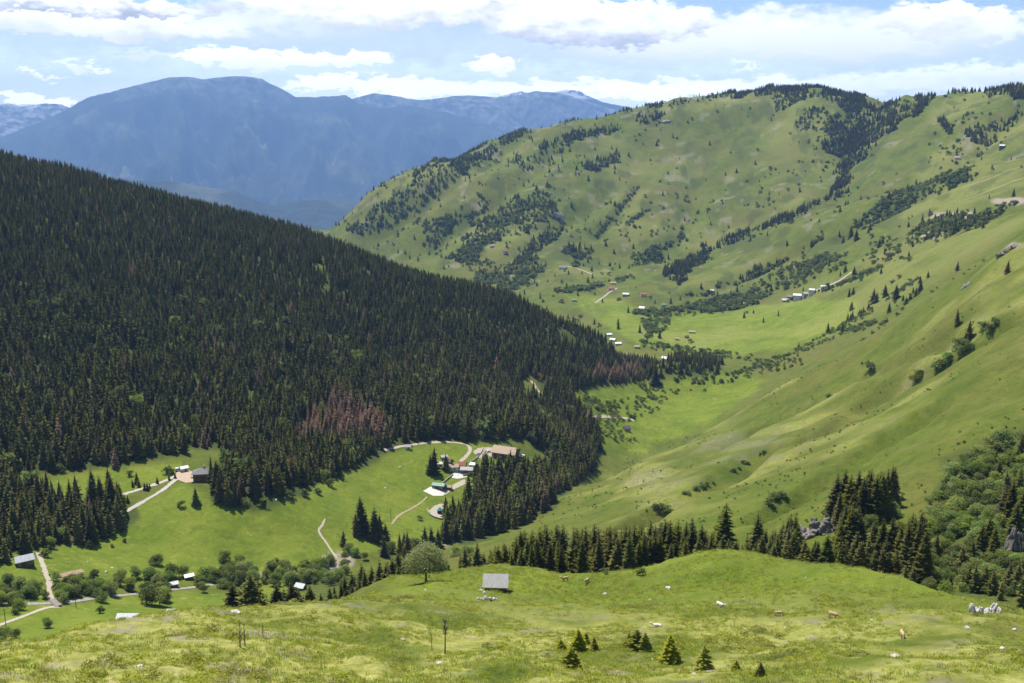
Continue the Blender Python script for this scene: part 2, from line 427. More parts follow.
CLEAR = [  # gaps inside the forest outline
 ([(186,448),(222,448),(222,480),(186,482)], 560, 760),
 ([(470,440),(530,440),(536,466),(500,475),(468,470)], 700, 900),
 ([(520,378),(540,378),(548,396),(526,396)], 850, 1300),
 ([(321,272),(327,276),(329,290),(324,296),(326,283)], 800, 1400),
 ([(312,264),(326,264),(326,270),(312,270)], 800, 1400),
 ([(604,332),(622,332),(624,346),(606,346)], 1150, 1340),
 ([(655,350),(668,350),(668,366),(655,366)], 1150, 1700),
]
def inareas(areas, x, y, z):
    px, py = project(x, y, z); r = np.hypot(x, y)
    res = np.zeros(px.shape, bool)
    for poly, r0, r1 in areas:
        res |= inpoly(px, py, poly) & (r > r0) & (r < r1)
    return res
PX, PY = project(X, Y, Z)
wob = 14 * fbm(X / 30, Y / 30, 31, 3)
PXw, PYw = PX + wob * 900 / RR, PY + wob * 250 / RR
def areamask(areas, wobble=True):
    a, b = (PXw, PYw) if wobble else (PX, PY)
    res = np.zeros(X.shape, bool)
    for poly, r0, r1 in areas:
        res |= inpoly(a, b, poly) & (RR > r0) & (RR < r1)
    return res
def blur(m, k=2):
    m = m.astype(np.float32)
    for _ in range(k):
        m[1:-1, 1:-1] = (m[1:-1, 1:-1] * 2 + m[:-2, 1:-1] + m[2:, 1:-1] + m[1:-1, :-2] + m[1:-1, 2:]) / 6
    return m
lush = blur(areamask(MEADOW))
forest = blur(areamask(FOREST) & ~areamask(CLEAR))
TERRACE = sstep(175, 225, RR) * (1 - sstep(300, 340, RR)) * sstep(330, 420, PX)
lush = np.maximum(lush, TERRACE * (0.55 + 0.35 * sstep(-.2, .3, fbm(X / 18, Y / 18, 41, 3))))
dry = (1 - sstep(150, 230, RR)) * sstep(-.3, .3, fbm(X / 13, Y / 13, 44, 4) + 0.12 + .25 * (1 - sstep(200, 420, PX)))
dry = np.maximum(dry, 0.6 * (sstep(420, 520, RR) * (1 - sstep(900, 1000, RR)) * sstep(-.05, .5, fbm(X / 45 + 3, Y / 38, 47, 5)) * sstep(540, 620, PX)))
dry = np.maximum(dry, 0.35 * sstep(1250, 1500, RR) * sstep(-.05, .45, fbm(X / 160, Y / 160, 51, 4)))
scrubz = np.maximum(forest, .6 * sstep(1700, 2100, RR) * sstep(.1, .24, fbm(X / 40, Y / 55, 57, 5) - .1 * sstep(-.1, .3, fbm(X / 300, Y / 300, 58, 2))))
GULLY = [([(950,462),(1024,430),(1200,430),(1200,640),(1024,612),(960,597),(920,585),(925,520)], 250, 460),
         ([(320,545),(440,560),(440,590),(330,620),(300,590)], 300, 520)]
scrubz = np.maximum(scrubz, 0.75 * blur(areamask(GULLY)))
scrubz = np.maximum(scrubz, 0.6 * sstep(270, 290, RR) * (1 - sstep(335, 360, RR)) * sstep(430, 470, PX) * (1 - sstep(845, 880, PX)))
bare = np.zeros(X.shape)
bare = np.maximum(bare, 0.4 * sstep(.36, .5, fbm(X / 45, Y / 30, 61, 5)) * sstep(1900, 2300, RR))
for (bx, by, w, h, r0, r1) in [(960,216,34,5,1500,2200),(1008,201,26,5,1500,2200),(930,235,16,4,1300,2200),(600,375,3,3,1,2),(890,490,14,34,330,430),(1012,245,22,10,650,900),(420,545,26,9,470,620),(336,560,20,9,430,620),(275,497,9,3,500,700),(250,575,30,2.2,480,600)]:
    d = np.hypot((PX - bx) / w, (PY - by) / h) + 0.9 * fbm(X / (RR * .02 + 1), Y / (RR * .02 + 1), 66, 3)
    bare = np.maximum(bare, (1 - sstep(.55, .95, d)) * ((RR > r0) & (RR < r1)) * (0.25 if by in (435, 455) else 0.9))
bare = np.maximum(bare, .24 * sstep(.0, .5, fbm(X / 24, Y / 24, 68, 5) + .35 - np.minimum(np.hypot((PX - 735) / 60, (PY - 438) / 26), np.hypot((PX - 650) / 50, (PY - 480) / 18)) * .6) * ((RR > 500) & (RR < 900)))
bare = np.where(forest > .3, 0, bare)

def grid_mesh(name, X, Y, Z):
    na, nr = X.shape
    me = bpy.data.meshes.new(name)
    me.vertices.add(na * nr)
    me.vertices.foreach_set('co', np.stack([X, Y, Z], -1).astype(np.float32).ravel())
    i = np.arange(na * nr).reshape(na, nr)
    q = np.stack([i[:-1, :-1], i[1:, :-1], i[1:, 1:], i[:-1, 1:]], -1).reshape(-1, 4)[:, ::-1]
    me.loops.add(q.size); me.loops.foreach_set('vertex_index', q.ravel().astype(np.int32))
    me.polygons.add(len(q)); me.polygons.foreach_set('loop_start', np.arange(0, q.size, 4, dtype=np.int32))
    me.polygons.foreach_set('use_smooth', np.ones(len(q), bool))
    me.update(calc_edges=True)
    return me
ter = grid_mesh('terrain', X, Y, Z)
def vcol(me, name, r, g, b, a):
    at = me.color_attributes.new(name, 'FLOAT_COLOR', 'POINT')
    at.data.foreach_set('color', np.stack([r, g, b, a], -1).astype(np.float32).ravel())
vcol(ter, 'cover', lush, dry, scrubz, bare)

m, t = material('ground_cover')
p = t.pos()
cov = t.n('ShaderNodeAttribute', attribute_name='cover')
sp = t.sep(cov.outputs['Color'])
n_big = t.noise(p, 0.008, 5, 0.6)
n_mid = t.noise(p, 0.045, 5, 0.62, 0.4)
n_fine = t.noise(p, 0.35, 5, 0.7)
n_tuft = t.noise(p, 1.6, 3, 0.7)
pasture = t.mix(t.ramp(n_mid, (.3, 0.), (.72, 1.)), (.064,.094,.011), (.126,.154,.022))
pasture = t.mix(t.ramp(n_big, (.42, 0.), (.66, .75)), pasture, (.135,.125,.032))
pasture = t.mix(t.ramp(n_fine, (.5, 0.), (.66, .7)), pasture, (.05,.08,.016))
pasture = t.mix(t.ramp(t.noise(p, .1, 4, .65), (.52, 0.), (.7, .6)), pasture, (.165,.148,.04))
lushc = t.mix(t.ramp(n_mid, (.3, 0.), (.7, 1.)), (.088,.14,.011), (.178,.213,.026))
lushc = t.mix(t.ramp(n_fine, (.5, 0.), (.75, .6)), lushc, (.25,.245,.05))
dryc = t.mix(t.ramp(n_fine, (.32, 0.), (.68, 1.)), (.15,.175,.018), (.4,.37,.13))
dryc = t.mix(t.ramp(t.noise(p, .11, 4, .6, .5), (.56, 0.), (.64, .75)), dryc, (.25,.205,.18))
dryc = t.mix(t.ramp(n_tuft, (.5, 0.), (.68, .65)), dryc, (.12,.15,.026))
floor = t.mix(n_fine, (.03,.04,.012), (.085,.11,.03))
barec = t.mix(t.ramp(n_fine, (.35, 0.), (.65, 1.)), (.2,.16,.12), (.38,.33,.28))
lushc = t.mix(t.ramp(t.noise(p, .09, 5, .68, .4), (.5, 0.), (.7, .6)), lushc, (.06,.1,.012))
lushc = t.mix(t.ramp(t.noise(p, .16, 5, .7, .3), (.58, 0.), (.72, .7)), lushc, (.29,.27,.075))
c = t.mix(sp[0], pasture, lushc)
c = t.mix(sp[1], c, dryc)
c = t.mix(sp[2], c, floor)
c = t.mix(cov.outputs['Alpha'], c, barec)
c = t.mix(t.ramp(n_tuft, (.36, .4), (.56, 0.)), c, t.mix(1.0, c, (.5,.62,.4), 'MULTIPLY'))
hgt = t.math('ADD', t.math('MULTIPLY', n_fine, .8), t.math('MULTIPLY', n_tuft, .5))
t.surf(t.pbr(c, 0.95, hgt, 0.7, 1.4, 0.1))
M['ground_cover'] = m
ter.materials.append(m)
terrain = link(bpy.data.objects.new('terrain', ter))
tag(terrain, kind='structure')

# ------------------------------------------------------------------ plain under the far ranges, blue mountains
def range_mesh(name, rc, depth_f, depth_b, base, crest, rough, seed, az0=-60, az1=60, n=620, m_=110):
    """a mountain range: crest line surveyed as photo points, spurs and gullies running down from it"""
    a = np.linspace(R(az0), R(az1), n)
    ca_ = np.array([float(ray(px, py)[0]) for px, py in crest]); ct = np.array([float(ray(px, py)[1]) for px, py in crest])
    o = np.argsort(ca_); h = np.interp(a, ca_[o], ct[o]) * rc
    s = np.concatenate([np.linspace(-1, 0, m_), np.linspace(0, 1, 24)[1:]])
    A, Sg = np.meshgrid(a, s, indexing='ij')
    r = rc + np.where(Sg < 0, Sg * depth_f, Sg * depth_b)
    hh = h[:, None]
    prof = np.where(Sg < 0, (1 + Sg) ** 1.25, (1 - Sg) ** 1.1)
    x, y = r * np.sin(A), r * np.cos(A)
    k = rc * 0.036
    rid = np.abs(fbm(x / k + y / k * .35, y / (k * 2.6), seed, 5))
    mid = np.sin(np.clip(-Sg, 0, 1) * math.pi) ** .7
    z = base + (hh - base) * prof - (hh - base) * rough * (rid - .12) * mid + rc * 0.0032 * fbm(x / (k * .22), y / (k * .22), seed + 9, 4) * (0.35 + mid)
    me = grid_mesh(name, x, y, z)
    ob = link(bpy.data.objects.new(name, me)); tag(ob, kind='structure')
    return ob, me, h
def mountain_mat(name, snow=0.0, rocky=(1e9, 2e9), pale=1.0):
    m, t = material(name); p = t.pos()
    n1 = t.noise(p, 0.0009, 6, .62, .3); n2 = t.noise(p, .005, 6, .68)
    wood = t.mix(n2, (.012,.022,.014), (.05,.06,.035))
    grass = t.mix(n2, (.07,.085,.04), (.12,.12,.07))
    c = t.mix(t.ramp(n1, (.56, 0.), (.64, .9)), wood, grass)
    h = t.sep(p)[2] if False else None
    sx = t.n('ShaderNodeSeparateXYZ'); t.t.links.new(p, sx.inputs[0])
    hz = t.math('ADD', sx.outputs[2], t.math('MULTIPLY_ADD', n1, 1400.0, -700.0))
    rock = t.mix(n2, tuple(q * pale for q in (.09,.086,.082)), tuple(q * pale for q in (.21,.2,.19)))  # pale lightens the rock, painting distance haze into its colour
    c = t.mix(t.math('MULTIPLY', t.step(hz, *rocky), t.ramp(n2, (.42, 0.), (.6, .9))), c, rock)
    if snow: c = t.mix(t.math('MULTIPLY', t.step(hz, snow, snow + 240), t.ramp(n2, (.4, 0.), (.5, 1.))), c, (.8,.82,.85))
    t.surf(t.pbr(c, .95, t.math('ADD', n2, n1), .6, 60, .1))
    return m
pl = bpy.data.meshes.new('valley_plain')
pl.from_pydata([(-60000, 3500, -1758), (60000, 3500, -1758), (60000, 46000, -1758), (-60000, 46000, -1758)], [], [(0, 1, 2, 3)])
plain = link(bpy.data.objects.new('plain', pl)); tag(plain, kind='structure')
pl.materials.append(mountain_mat('plain_cover'))
CR_MAIN = [(-400,190),(-150,168),(-60,150),(0,138),(50,118),(85,99),(110,92),(140,84),(165,78),(185,76),(200,79),(225,77),(245,76),(262,79),(280,88),(295,97),(318,97),(345,95),(360,104),(385,108),(410,106),(440,111),(480,120),(520,140),(560,160),(700,200),(1200,230)]
CR_TWO = [(-400,160),(200,150),(300,115),(355,98),(375,93),(395,96),(420,100),(445,97),(470,95),(500,98),(515,96),(535,91),(550,92),(575,97),(605,107),(640,115),(700,130),(1200,140)]
CR_SNOW = [(-400,150),(430,120),(480,103),(505,95),(520,91),(530,93),(548,94),(565,89),(580,91),(592,98),(610,104),(660,112),(1200,130)]
CR_LEFT = [(-400,96),(-120,108),(-60,100),(0,104),(8,103),(20,106),(45,103),(62,104),(85,116),(130,150),(300,170),(1200,140)]
CR_LOW = [(-400,205),(-60,200),(60,190),(130,181),(165,180),(200,186),(235,191),(262,203),(280,206),(300,200),(325,200),(345,203),(380,210),(480,225),(1200,235)]
for nm, rc, df, db, base, cr, rg, sd, mt in [
    ('mountain', 12000, 4600, 1200, -880, CR_MAIN, .95, 71, mountain_mat('massif', rocky=(500, 1040))),
    ('mountain', 13200, 3400, 1000, -880, CR_TWO, .6, 83, mountain_mat('second_range', rocky=(-600, 600), pale=1.5)),  # paler rock colour stands in for extra haze before this range
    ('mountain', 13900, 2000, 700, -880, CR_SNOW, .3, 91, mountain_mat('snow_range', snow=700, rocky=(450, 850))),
    ('mountain', 13800, 2500, 800, -880, CR_LEFT, .3, 97, mountain_mat('west_range', snow=640, rocky=(-900, 0), pale=2.6)),  # distance haze painted in: pale rock colour spread down the whole range
    ('hill', 6600, 1500, 700, -880, CR_LOW, .2, 103, mountain_mat('low_hills'))]:
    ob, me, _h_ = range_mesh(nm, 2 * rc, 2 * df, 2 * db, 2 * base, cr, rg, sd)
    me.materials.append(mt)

# ------------------------------------------------------------------ sky, sun, air
SUN_EL, SUN_AZ = R(65), R(-38)
sdir = Vector((math.sin(SUN_AZ) * math.cos(SUN_EL), math.cos(SUN_AZ) * math.cos(SUN_EL), math.sin(SUN_EL)))
sl = bpy.data.lights.new('sun', 'SUN'); sl.energy = 4.8; sl.angle = R(0.5); sl.color = (1.0, .94, .82)
so = link(bpy.data.objects.new('sun', sl)); so.rotation_euler = sdir.to_track_quat('Z', 'Y').to_euler(); so.location = sdir * 500
W = bpy.data.worlds.new('World'); S.world = W; W.use_nodes = True
t = NT(W.node_tree)
sky = t.n('ShaderNodeTexSky', sky_type='NISHITA', sun_disc=False, sun_elevation=SUN_EL, sun_rotation=SUN_AZ, altitude=1600, air_density=1.0, dust_density=1.6, ozone_density=1.2)
d = t.n('ShaderNodeTexCoord').outputs['Generated']
sx = t.n('ShaderNodeSeparateXYZ'); t.t.links.new(d, sx.inputs[0])
az = t.math('ARCTAN2', sx.outputs[0], sx.outputs[1])
el = t.math('ARCSINE', sx.outputs[2])
cv = t.n('ShaderNodeCombineXYZ'); t._in(cv.inputs[0], t.math('MULTIPLY', az, 1.0)); t._in(cv.inputs[1], t.math('MULTIPLY', el, 2.2))
w1 = t.noise(cv.outputs[0], 14, 7, .6, 0, 'Color'); w2 = t.noise(cv.outputs[0], 60, 5, .6)
ws = t.sep(w1)
azw = t.math('ADD', az, t.math('MULTIPLY_ADD', ws[0], .11, -.055))
elw = t.math('ADD', el, t.math('ADD', t.math('MULTIPLY_ADD', ws[1], .034, -.017), t.math('MULTIPLY_ADD', w2, .03, -.015)))
shade_n = t.noise(cv.outputs[0], 22, 5, .6)
col = sky.outputs[0]
WHITE, GREY, VEIL = (11.2, 11.0, 10.8), (3.4, 3.5, 3.9), (7.2, 7.7, 8.7)
CLOUDS = [  # photo column, row, half width, half height, softness, opacity, greyness of the base
 (520,100,1400,70,.95,.8,-1.), (500,45,760,40,.95,.6,-1.), (780,42,260,34,.6,.85,.05), (120,20,300,26,.7,.75,.35),
 (90,26,170,16,.4,.85,.3), (70,4,160,13,.25,.95,.95), (430,8,230,18,.25,.95,.7), (600,26,125,28,.22,1.,.75), (360,14,110,20,.3,.9,.6),
 (160,28,60,14,.5,.7,.5),
 (270,60,95,13,.22,.95,.15), (345,60,50,9,.25,.9,.1), (150,52,60,8,.7,.4,.1), (492,67,32,9,.22,.95,.1), (110,67,14,5,.5,.9,.1), (70,66,28,4,.6,.6,.1), (45,76,18,3.5,.5,.8,.1),
 (560,93,210,14,.3,.75,.1), (365,88,80,11,.25,.95,.1), (700,92,150,13,.35,.7,.1), (880,85,110,17,.6,.7,.25), (990,76,80,16,.6,.75,.3), (30,102,60,7,.5,.8,.1),
 (942,22,62,19,.2,1.,.35), (1010,28,50,14,.5,.85,.2), (760,25,60,20,.6,.7,.1), (745,70,22,3.5,.6,.55,.9)]
for (bx, by, hw, hh, soft, op, gr) in CLOUDS:
    a0, t0 = ray(bx, by); e0 = math.atan(float(t0)); wr, hr = hw / F, hh / F
    dx = t.math('DIVIDE', t.math('SUBTRACT', azw, float(a0)), wr)
    dy = t.math('DIVIDE', t.math('SUBTRACT', elw, e0), hr)
    dyl = t.math('MULTIPLY', t.math('MINIMUM', dy, 0.0), 1.5)          # flatter undersides
    dyy = t.math('ADD', t.math('MAXIMUM', dy, 0.0), dyl)
    dist = t.math('SQRT', t.math('ADD', t.math('MULTIPLY', dx, dx), t.math('MULTIPLY', dyy, dyy)))
    alpha = t.math('MULTIPLY', t.step(dist, 1.0, 1.0 - soft), op)
    g = t.math('MULTIPLY', t.step(t.math('ADD', dy, t.math('MULTIPLY_ADD', shade_n, 2.6, -1.3)), .55, -.75), gr)
    lift = 1 + 1.15 * min(max((R(4.6) - e0) / R(3.4), 0), 1)            # far clouds stand behind more air
    wc, gc, vc = (tuple(q * lift for q in c_) for c_ in (WHITE, GREY, VEIL))
    col = t.mix(alpha, col, vc if gr < 0 else t.mix(g, wc, gc))
bg = t.n('ShaderNodeBackground'); bg.inputs[1].default_value = 0.1
t.t.links.new(col, bg.inputs[0])
t.t.links.new(bg.outputs[0], t.n('ShaderNodeOutputWorld').inputs[0])

hb = MB(); hb.box(-62000, 62000, -400, 29800, -1764, 1450)
hm, t = material('air')
pv = t.n('ShaderNodeVolumePrincipled')
pv.inputs['Color'].default_value = (.3, .53, 1.0, 1); pv.inputs['Density'].default_value = 4.6e-5; pv.inputs['Anisotropy'].default_value = 0.1
t.t.links.new(pv.outputs[0], t.n('ShaderNodeOutputMaterial').inputs['Volume'])
haze = part('haze', hb.mesh('haze', hm)); tag(haze, kind='stuff')
S.cycles.use_denoising = True
S.cycles.volume_bounces = 0
S.cycles.max_bounces = 5; S.cycles.diffuse_bounces = 2; S.cycles.transmission_bounces = 3; S.cycles.transparent_max_bounces = 6
S.cycles.sample_clamp_indirect = 4
S.view_settings.view_transform = 'Standard'; S.view_settings.look = 'None'
S.view_settings.exposure = 0.7; S.view_settings.gamma = 1.0; S.view_settings.use_curve_mapping = False

# ------------------------------------------------------------------ plants: prototypes
def spruce_crown(name, h, rad, whorls, br, twigs, seed, mat, z0=0.05, sparse=0.0, droop=0.3):
    rn = random.Random(seed); v, f, tip = [], [], []
    ph = 0
    for i in range(whorls):
        s = (i + rn.uniform(-.3, .3)) / whorls
        s = min(max(s, 0), .985)
        z = h * (z0 + (1 - z0) * s)
        L0 = rad * (1 - s) ** .7 * (0.62 + .38 * min(1, s * 7 + .35)) + h * .006
        n = max(4, int(br * (0.45 + .55 * (1 - s))))
        ph += 1.1
        for k in range(n):
            if rn.random() < sparse: continue
            a = ph + k * 2 * math.pi / n + rn.uniform(-.3, .3)
            L = L0 * rn.uniform(.68, 1.18)
            zz = z + rn.uniform(-.5, .5) * h / whorls
            dr = droop * (1.15 - s) + rn.uniform(-.1, .1) - .35 * s
            ca_, sa = math.cos(a), math.sin(a)
            def P(u, w, d): return (ca_ * u - sa * w, sa * u + ca_ * w, zz - d)
            w = L * rn.uniform(.24, .36)
            b = len(v)
            v += [P(L * .05, 0, -.02 * h * .2), P(L * .58, w, L * dr * .8 + w * .35), P(L, 0, L * dr * .95), P(L * .58, -w, L * dr * .8 + w * .35), P(L * .6, 0, L * dr * .45)]
            tip += [0, .45, 1, .45, .2]
            f += [(b, b + 4, b + 1), (b + 1, b + 4, b + 2), (b, b + 3, b + 4), (b + 3, b + 2, b + 4)]
            for q in range(twigs):
                u = L * rn.uniform(.3, .95); sg = rn.choice((-1, 1)); tw = L * rn.uniform(.16, .3)
                d0 = u / L * L * dr * .7
                b = len(v)
                v += [P(u, 0, d0), P(u + tw * .5, sg * tw, d0 + tw * rn.uniform(.2, .8)), P(u + tw * .1, sg * tw * .45, d0 + tw * rn.uniform(.6, 1.2))]
                tip += [.1, .9, .4]; f.append((b, b + 1, b + 2))
    # shaded inner needles so that the stem is not seen through
    nb = 7
    if not sparse:
        b = len(v)
        for j in range(nb):
            a = j * 2 * math.pi / nb; v.append((rad * .5 * math.cos(a), rad * .5 * math.sin(a), h * (z0 + .06))); tip.append(0)
        for j in range(nb):
            a = j * 2 * math.pi / nb + .4; v.append((rad * .3 * math.cos(a), rad * .3 * math.sin(a), h * .5)); tip.append(0)
        v.append((0, 0, h * .93)); tip.append(0)
        for j in range(nb):
            f += [(b + j, b + (j + 1) % nb, b + nb + (j + 1) % nb, b + nb + j), (b + nb + j, b + nb + (j + 1) % nb, b + 2 * nb)]
    b = len(v)                                       # leading shoot
    for j in range(3):
        a = j * 2.1; v.append((h * .006 * math.cos(a), h * .006 * math.sin(a), h * .93)); tip.append(.5)
    v.append((0, 0, h * 1.0)); tip.append(1)
    f += [(b, b + 1, b + 3), (b + 1, b + 2, b + 3), (b + 2, b, b + 3)]
    return mesh_from(name, v, f, [mat], None, False, tip)
def trunk_mesh(name, h, r, mat, lean=0.0, seed=0):
    mb = MB(); rn = random.Random(seed)
    mb.tube([(lean * h * s * s + rn.uniform(-.02, .02), rn.uniform(-.02, .02), h * s - (.6 if s == 0 else 0)) for s in (0, .04, .2, .5, .8, 1)], [r * 1.5, r * 1.1, r * .9, r * .6, r * .3, r * .08], 7)
    return mb.mesh(name, mat, smooth=True)
def leafy_crown(name, lobes, n, size, seed, mat, thin=0.25):
    g = np.random.default_rng(seed); v, f = [], []
    vol = np.array([l[1][0] * l[1][1] * l[1][2] for l in lobes]) ** .67
    which = g.choice(len(lobes), n, p=vol / vol.sum())
    for i in range(n):
        c, rr = lobes[which[i]]
        d = g.normal(size=3); d /= np.linalg.norm(d)
        if d[2] < -.4 and g.random() < .5: d[2] *= -.6
        s = 1 - abs(g.normal()) * .22
        bump = 1 + .22 * math.sin(d[0] * 7 + seed) * math.cos(d[1] * 6 - d[2] * 5 + c[0])
        if g.random() < thin and math.sin(d[0] * 9 + c[0] * 3) * math.sin(d[1] * 8 + d[2] * 7) > .3: continue
        p = np.array(c) + d * np.array(rr) * s * bump
        nrm = d * .8 + g.normal(size=3) * .75; nrm /= np.linalg.norm(nrm)
        a = np.cross(nrm, [0.3, .2, .9]); a /= np.linalg.norm(a) + 1e-9; b = np.cross(nrm, a)
        th = g.uniform(0, 6.28); a, b = a * math.cos(th) + b * math.sin(th), b * math.cos(th) - a * math.sin(th)
        z = size * g.uniform(.55, 1.35)
        k = len(v)
        v += [p - a * z, p - b * z * .55 + nrm * z * .12, p + a * z, p + b * z * .55 + nrm * z * .12]
        f.append((k, k + 1, k + 2, k + 3))
    return mesh_from(name, v, f, [mat])
def limbs_mesh(name, lobes, h0, r, mat, seed=0, stems=1):
    mb = MB(); rn = random.Random(seed)
    if stems == 1:
        mb.tube([(0, 0, -.5), (0, 0, 0), (.05, .02, h0 * .5), (0, 0, h0)], [r * 1.5, r * 1.2, r * .95, r * .85], 8)
        for c, rr in lobes:
            m_ = Vector((c[0] * .4, c[1] * .4, h0 + (c[2] - h0) * .45))
            mb.tube([(0, 0, h0 * .9), m_, c], [r * .6, r * .4, r * .1], 6)
    else:
        for c, rr in lobes:
            mb.tube([(c[0] * .15, c[1] * .15, -.4), (c[0] * .5, c[1] * .5, c[2] * .5), c], [r, r * .7, r * .2], 5)
    return mb.mesh(name, mat, smooth=True)
def off_lobes(k, R0, H, seed, low=.3):
    rn = random.Random(seed); out = []
    for i in range(k):
        a = i * 2.4 + rn.uniform(-.4, .4); q = R0 * rn.uniform(.25, .62) * (0 if i == 0 else 1)
        zz = H * (rn.uniform(low + .12, .72) if i else .68)
        s = R0 * rn.uniform(.42, .62)
        out.append(((q * math.cos(a), q * math.sin(a), zz), (s, s, min(s * rn.uniform(.8, 1.05), H - zz, zz * .95 + .05))))
    return out

SPH = 15.0
SPRUCE_HI = [(spruce_crown('spruce_crown', SPH, SPH * w, 30, 11, 3, 100 + i, M['spruce'], z0=z0), trunk_mesh('spruce_trunk', SPH * .9, .24, M['bark'], 0, i))
             for i, (w, z0) in enumerate([(.2, .05), (.22, .03), (.185, .06), (.24, .03), (.21, .04)])]
FORESTM = [spruce_crown('forest_crown', SPH, SPH * w, 14, 8, 1, 200 + i, M['forest_spruce']) for i, w in enumerate((.22, .25, .2, .28))]
DEADM = [spruce_crown('dead_crown', SPH, SPH * .2, 18, 9, 3, 300 + i, M['dead_spruce'], sparse=.08) for i in range(2)]
YOUNG = [(spruce_crown('young_crown', 4.0, 4.0 * w, 15, 9, 3, 400 + i, M['young_spruce'], z0=.03, droop=.05), trunk_mesh('young_trunk', 3.4, .07, M['bark'], 0, i)) for i, w in enumerate((.27, .33, .24))]
BUSHES = []
for i in range(4):
    lb = off_lobes(5 + i % 2, 2.6, 4.6, 500 + i, .12)
    BUSHES.append((leafy_crown('bush_foliage', lb, 1500, .23, 510 + i, M['bush']), limbs_mesh('bush_stem', lb, 1, .07, M['pale_bark'], i, stems=5)))
TREES = []
for i in range(3):
    lb = off_lobes(9, 3.2, 8.5, 600 + i, .04)
    TREES.append((leafy_crown('leaf_crown', lb, 2600, .3, 610 + i, M['broadleaf']), limbs_mesh('leaf_trunk', lb, 2.2, .2, M['pale_bark'], i)))
SCRUBM = [leafy_crown('scrub_crown', off_lobes(4, 2.3, 4.0, 700 + i, .1), 170, .55, 710 + i, M['scrub']) for i in range(3)]

# ------------------------------------------------------------------ plants: where they grow
SPR, BSH, TRE = [], [], []           # x, y, z, height, width factor, area
FORP, DEADP, SCRP = [], [], []       # mass: x, y, z, height, width factor
def top_to_height(x, y, z, px, py):
    a, t = ray(px, py); return float(t) * math.hypot(x, y) - z
def polar(px, r, pyref=540):
    a = float(ray(px, pyref)[0]); x, y = r * math.sin(a), r * math.cos(a)
    return x, y, float(zg(x, y))

# the great forest on the far bank, jittered spacing
gx, gy = np.meshgrid(np.arange(-1150, 480, 5.5), np.arange(420, 1720, 5.5))
gx = gx.ravel() + RNG.uniform(-2.5, 2.5, gx.size); gy = gy.ravel() + RNG.uniform(-2.5, 2.5, gy.size)
gz = zg(gx, gy)
gr = np.hypot(gx, gy)
wv = fbm(gx / 28, gy / 28, 131, 3)
qx, qy = project(gx, gy, gz)
ok = np.zeros(gx.shape, bool)
for poly, r0, r1 in FOREST:
    ok |= inpoly(qx + wv * 9 * 700 / gr, qy + wv * 5 * 700 / gr, poly) & (gr > r0) & (gr < r1)
for poly, r0, r1 in CLEAR:
    ok &= ~(inpoly(qx, qy, poly) & (gr > r0) & (gr < r1))
ok &= ~((fbm(gx / 35, gy / 35, 141, 3) > .52))
ok &= RNG.random(gx.shape) > .06
DEADAREA = [[(296,440),(300,425),(330,412),(352,408),(392,428),(392,442),(360,444),(330,446)], [(318,420),(335,400),(350,410),(340,425)], [(522,388),(532,376),(546,382),(548,396)], [(588,380),(600,368),(640,366),(645,378),(610,384)], [(195,448),(210,440),(212,452)], [(255,385),(262,378),(266,392)]]
for x, y, z, r, a, b in zip(gx[ok], gy[ok], gz[ok], gr[ok], qx[ok], qy[ok]):
    h = 16.5 * RNG.uniform(.55, 1.28) * (1 - .3 * sstep(900, 1350, r)) * (1 + .35 * float(fbm(x / 60, y / 60, 151, 2)))
    dead = any(inpoly(a, b, P) for P in DEADAREA)
    if dead and RNG.random() < .88 or RNG.random() < .015:
        DEADP.append((x, y, z, h * 1.02, 1))
    elif RNG.random() < .03 and r < 1000:
        SCRP.append((x, y, z, h * .7, .9))
    else:
        (SPR if r < 900 else FORP).append((x, y, z, h, RNG.uniform(.85, 1.15), 'forest') if r < 900 else (x, y, z, h, RNG.uniform(.85, 1.15)))

# rows behind the terrace and the grove on the right
ROWTOP = [(320,592),(335,582),(360,566),(385,562),(410,556),(440,549),(470,541),(500,543),(512,532),(520,524),(545,518),(560,521),(580,515),(600,517),(620,512),(640,515),(660,513),(690,517),(705,521),(715,530),(735,531),(750,522),(760,520),(775,520),(785,508),(796,512),(804,540),(838,542),(845,525)]
rx = np.array([a for a, b in ROWTOP]); ry = np.array([b for a, b in ROWTOP])
px = 322.0
while px < 842:
    for row in range(2 if px < 480 else 3):
        q = px + RNG.uniform(-4, 4); r = (292, 312, 335)[row] + RNG.uniform(-8, 8)
        if 408 < q < 445 and row == 0: continue
        x, y, z = polar(q, r)
        top = np.interp(q, rx, ry) + (RNG.uniform(14, 28) if row == 0 else RNG.uniform(-3, 12) if row == 1 else RNG.uniform(-2, 9))
        if 715 < q < 785 and row > 0: top += 10
        h = top_to_height(x, y, z, q, top)
        if h > 2.5: SPR.append((x, y, z, min(h, 24), RNG.uniform(.95, 1.2), 'row'))
    px += 5.2 if px > 480 else 7.5
for q, r, top in [(725,318,501),(757,316,511),(722,324,509)]:
    x, y, z = polar(q, r); SPR.append((x, y, z, top_to_height(x, y, z, q, top), 1.3, 'row'))
def plant(lst, q, b, hpx, area, w=1.0, rmin=240):
    if area in ('stream', 'bank') and any(abs(q - a_) < 9 and 0 < b - b_ < 26 for a_, b_ in ((174, 585), (189, 577), (300, 588))): return None
    p = ground(q, b, rmin); lst.append((p.x, p.y, p.z, pxsize(p, hpx), w, area)); return p
for i in range(34):
    q = RNG.uniform(722, 838); x, y, z = polar(q, RNG.uniform(276, 296)); h = top_to_height(x, y, z, q, RNG.uniform(533, 549))
    if h > 2: SPR.append((x, y, z, h, 1.35, 'row'))
for i in range(20):
    u = RNG.uniform(0, 1); plant(BSH, 770 - 110 * u, 450 + 58 * u + RNG.uniform(-2, 3), RNG.uniform(2, 4.2), 'slope', 1.7, 400)
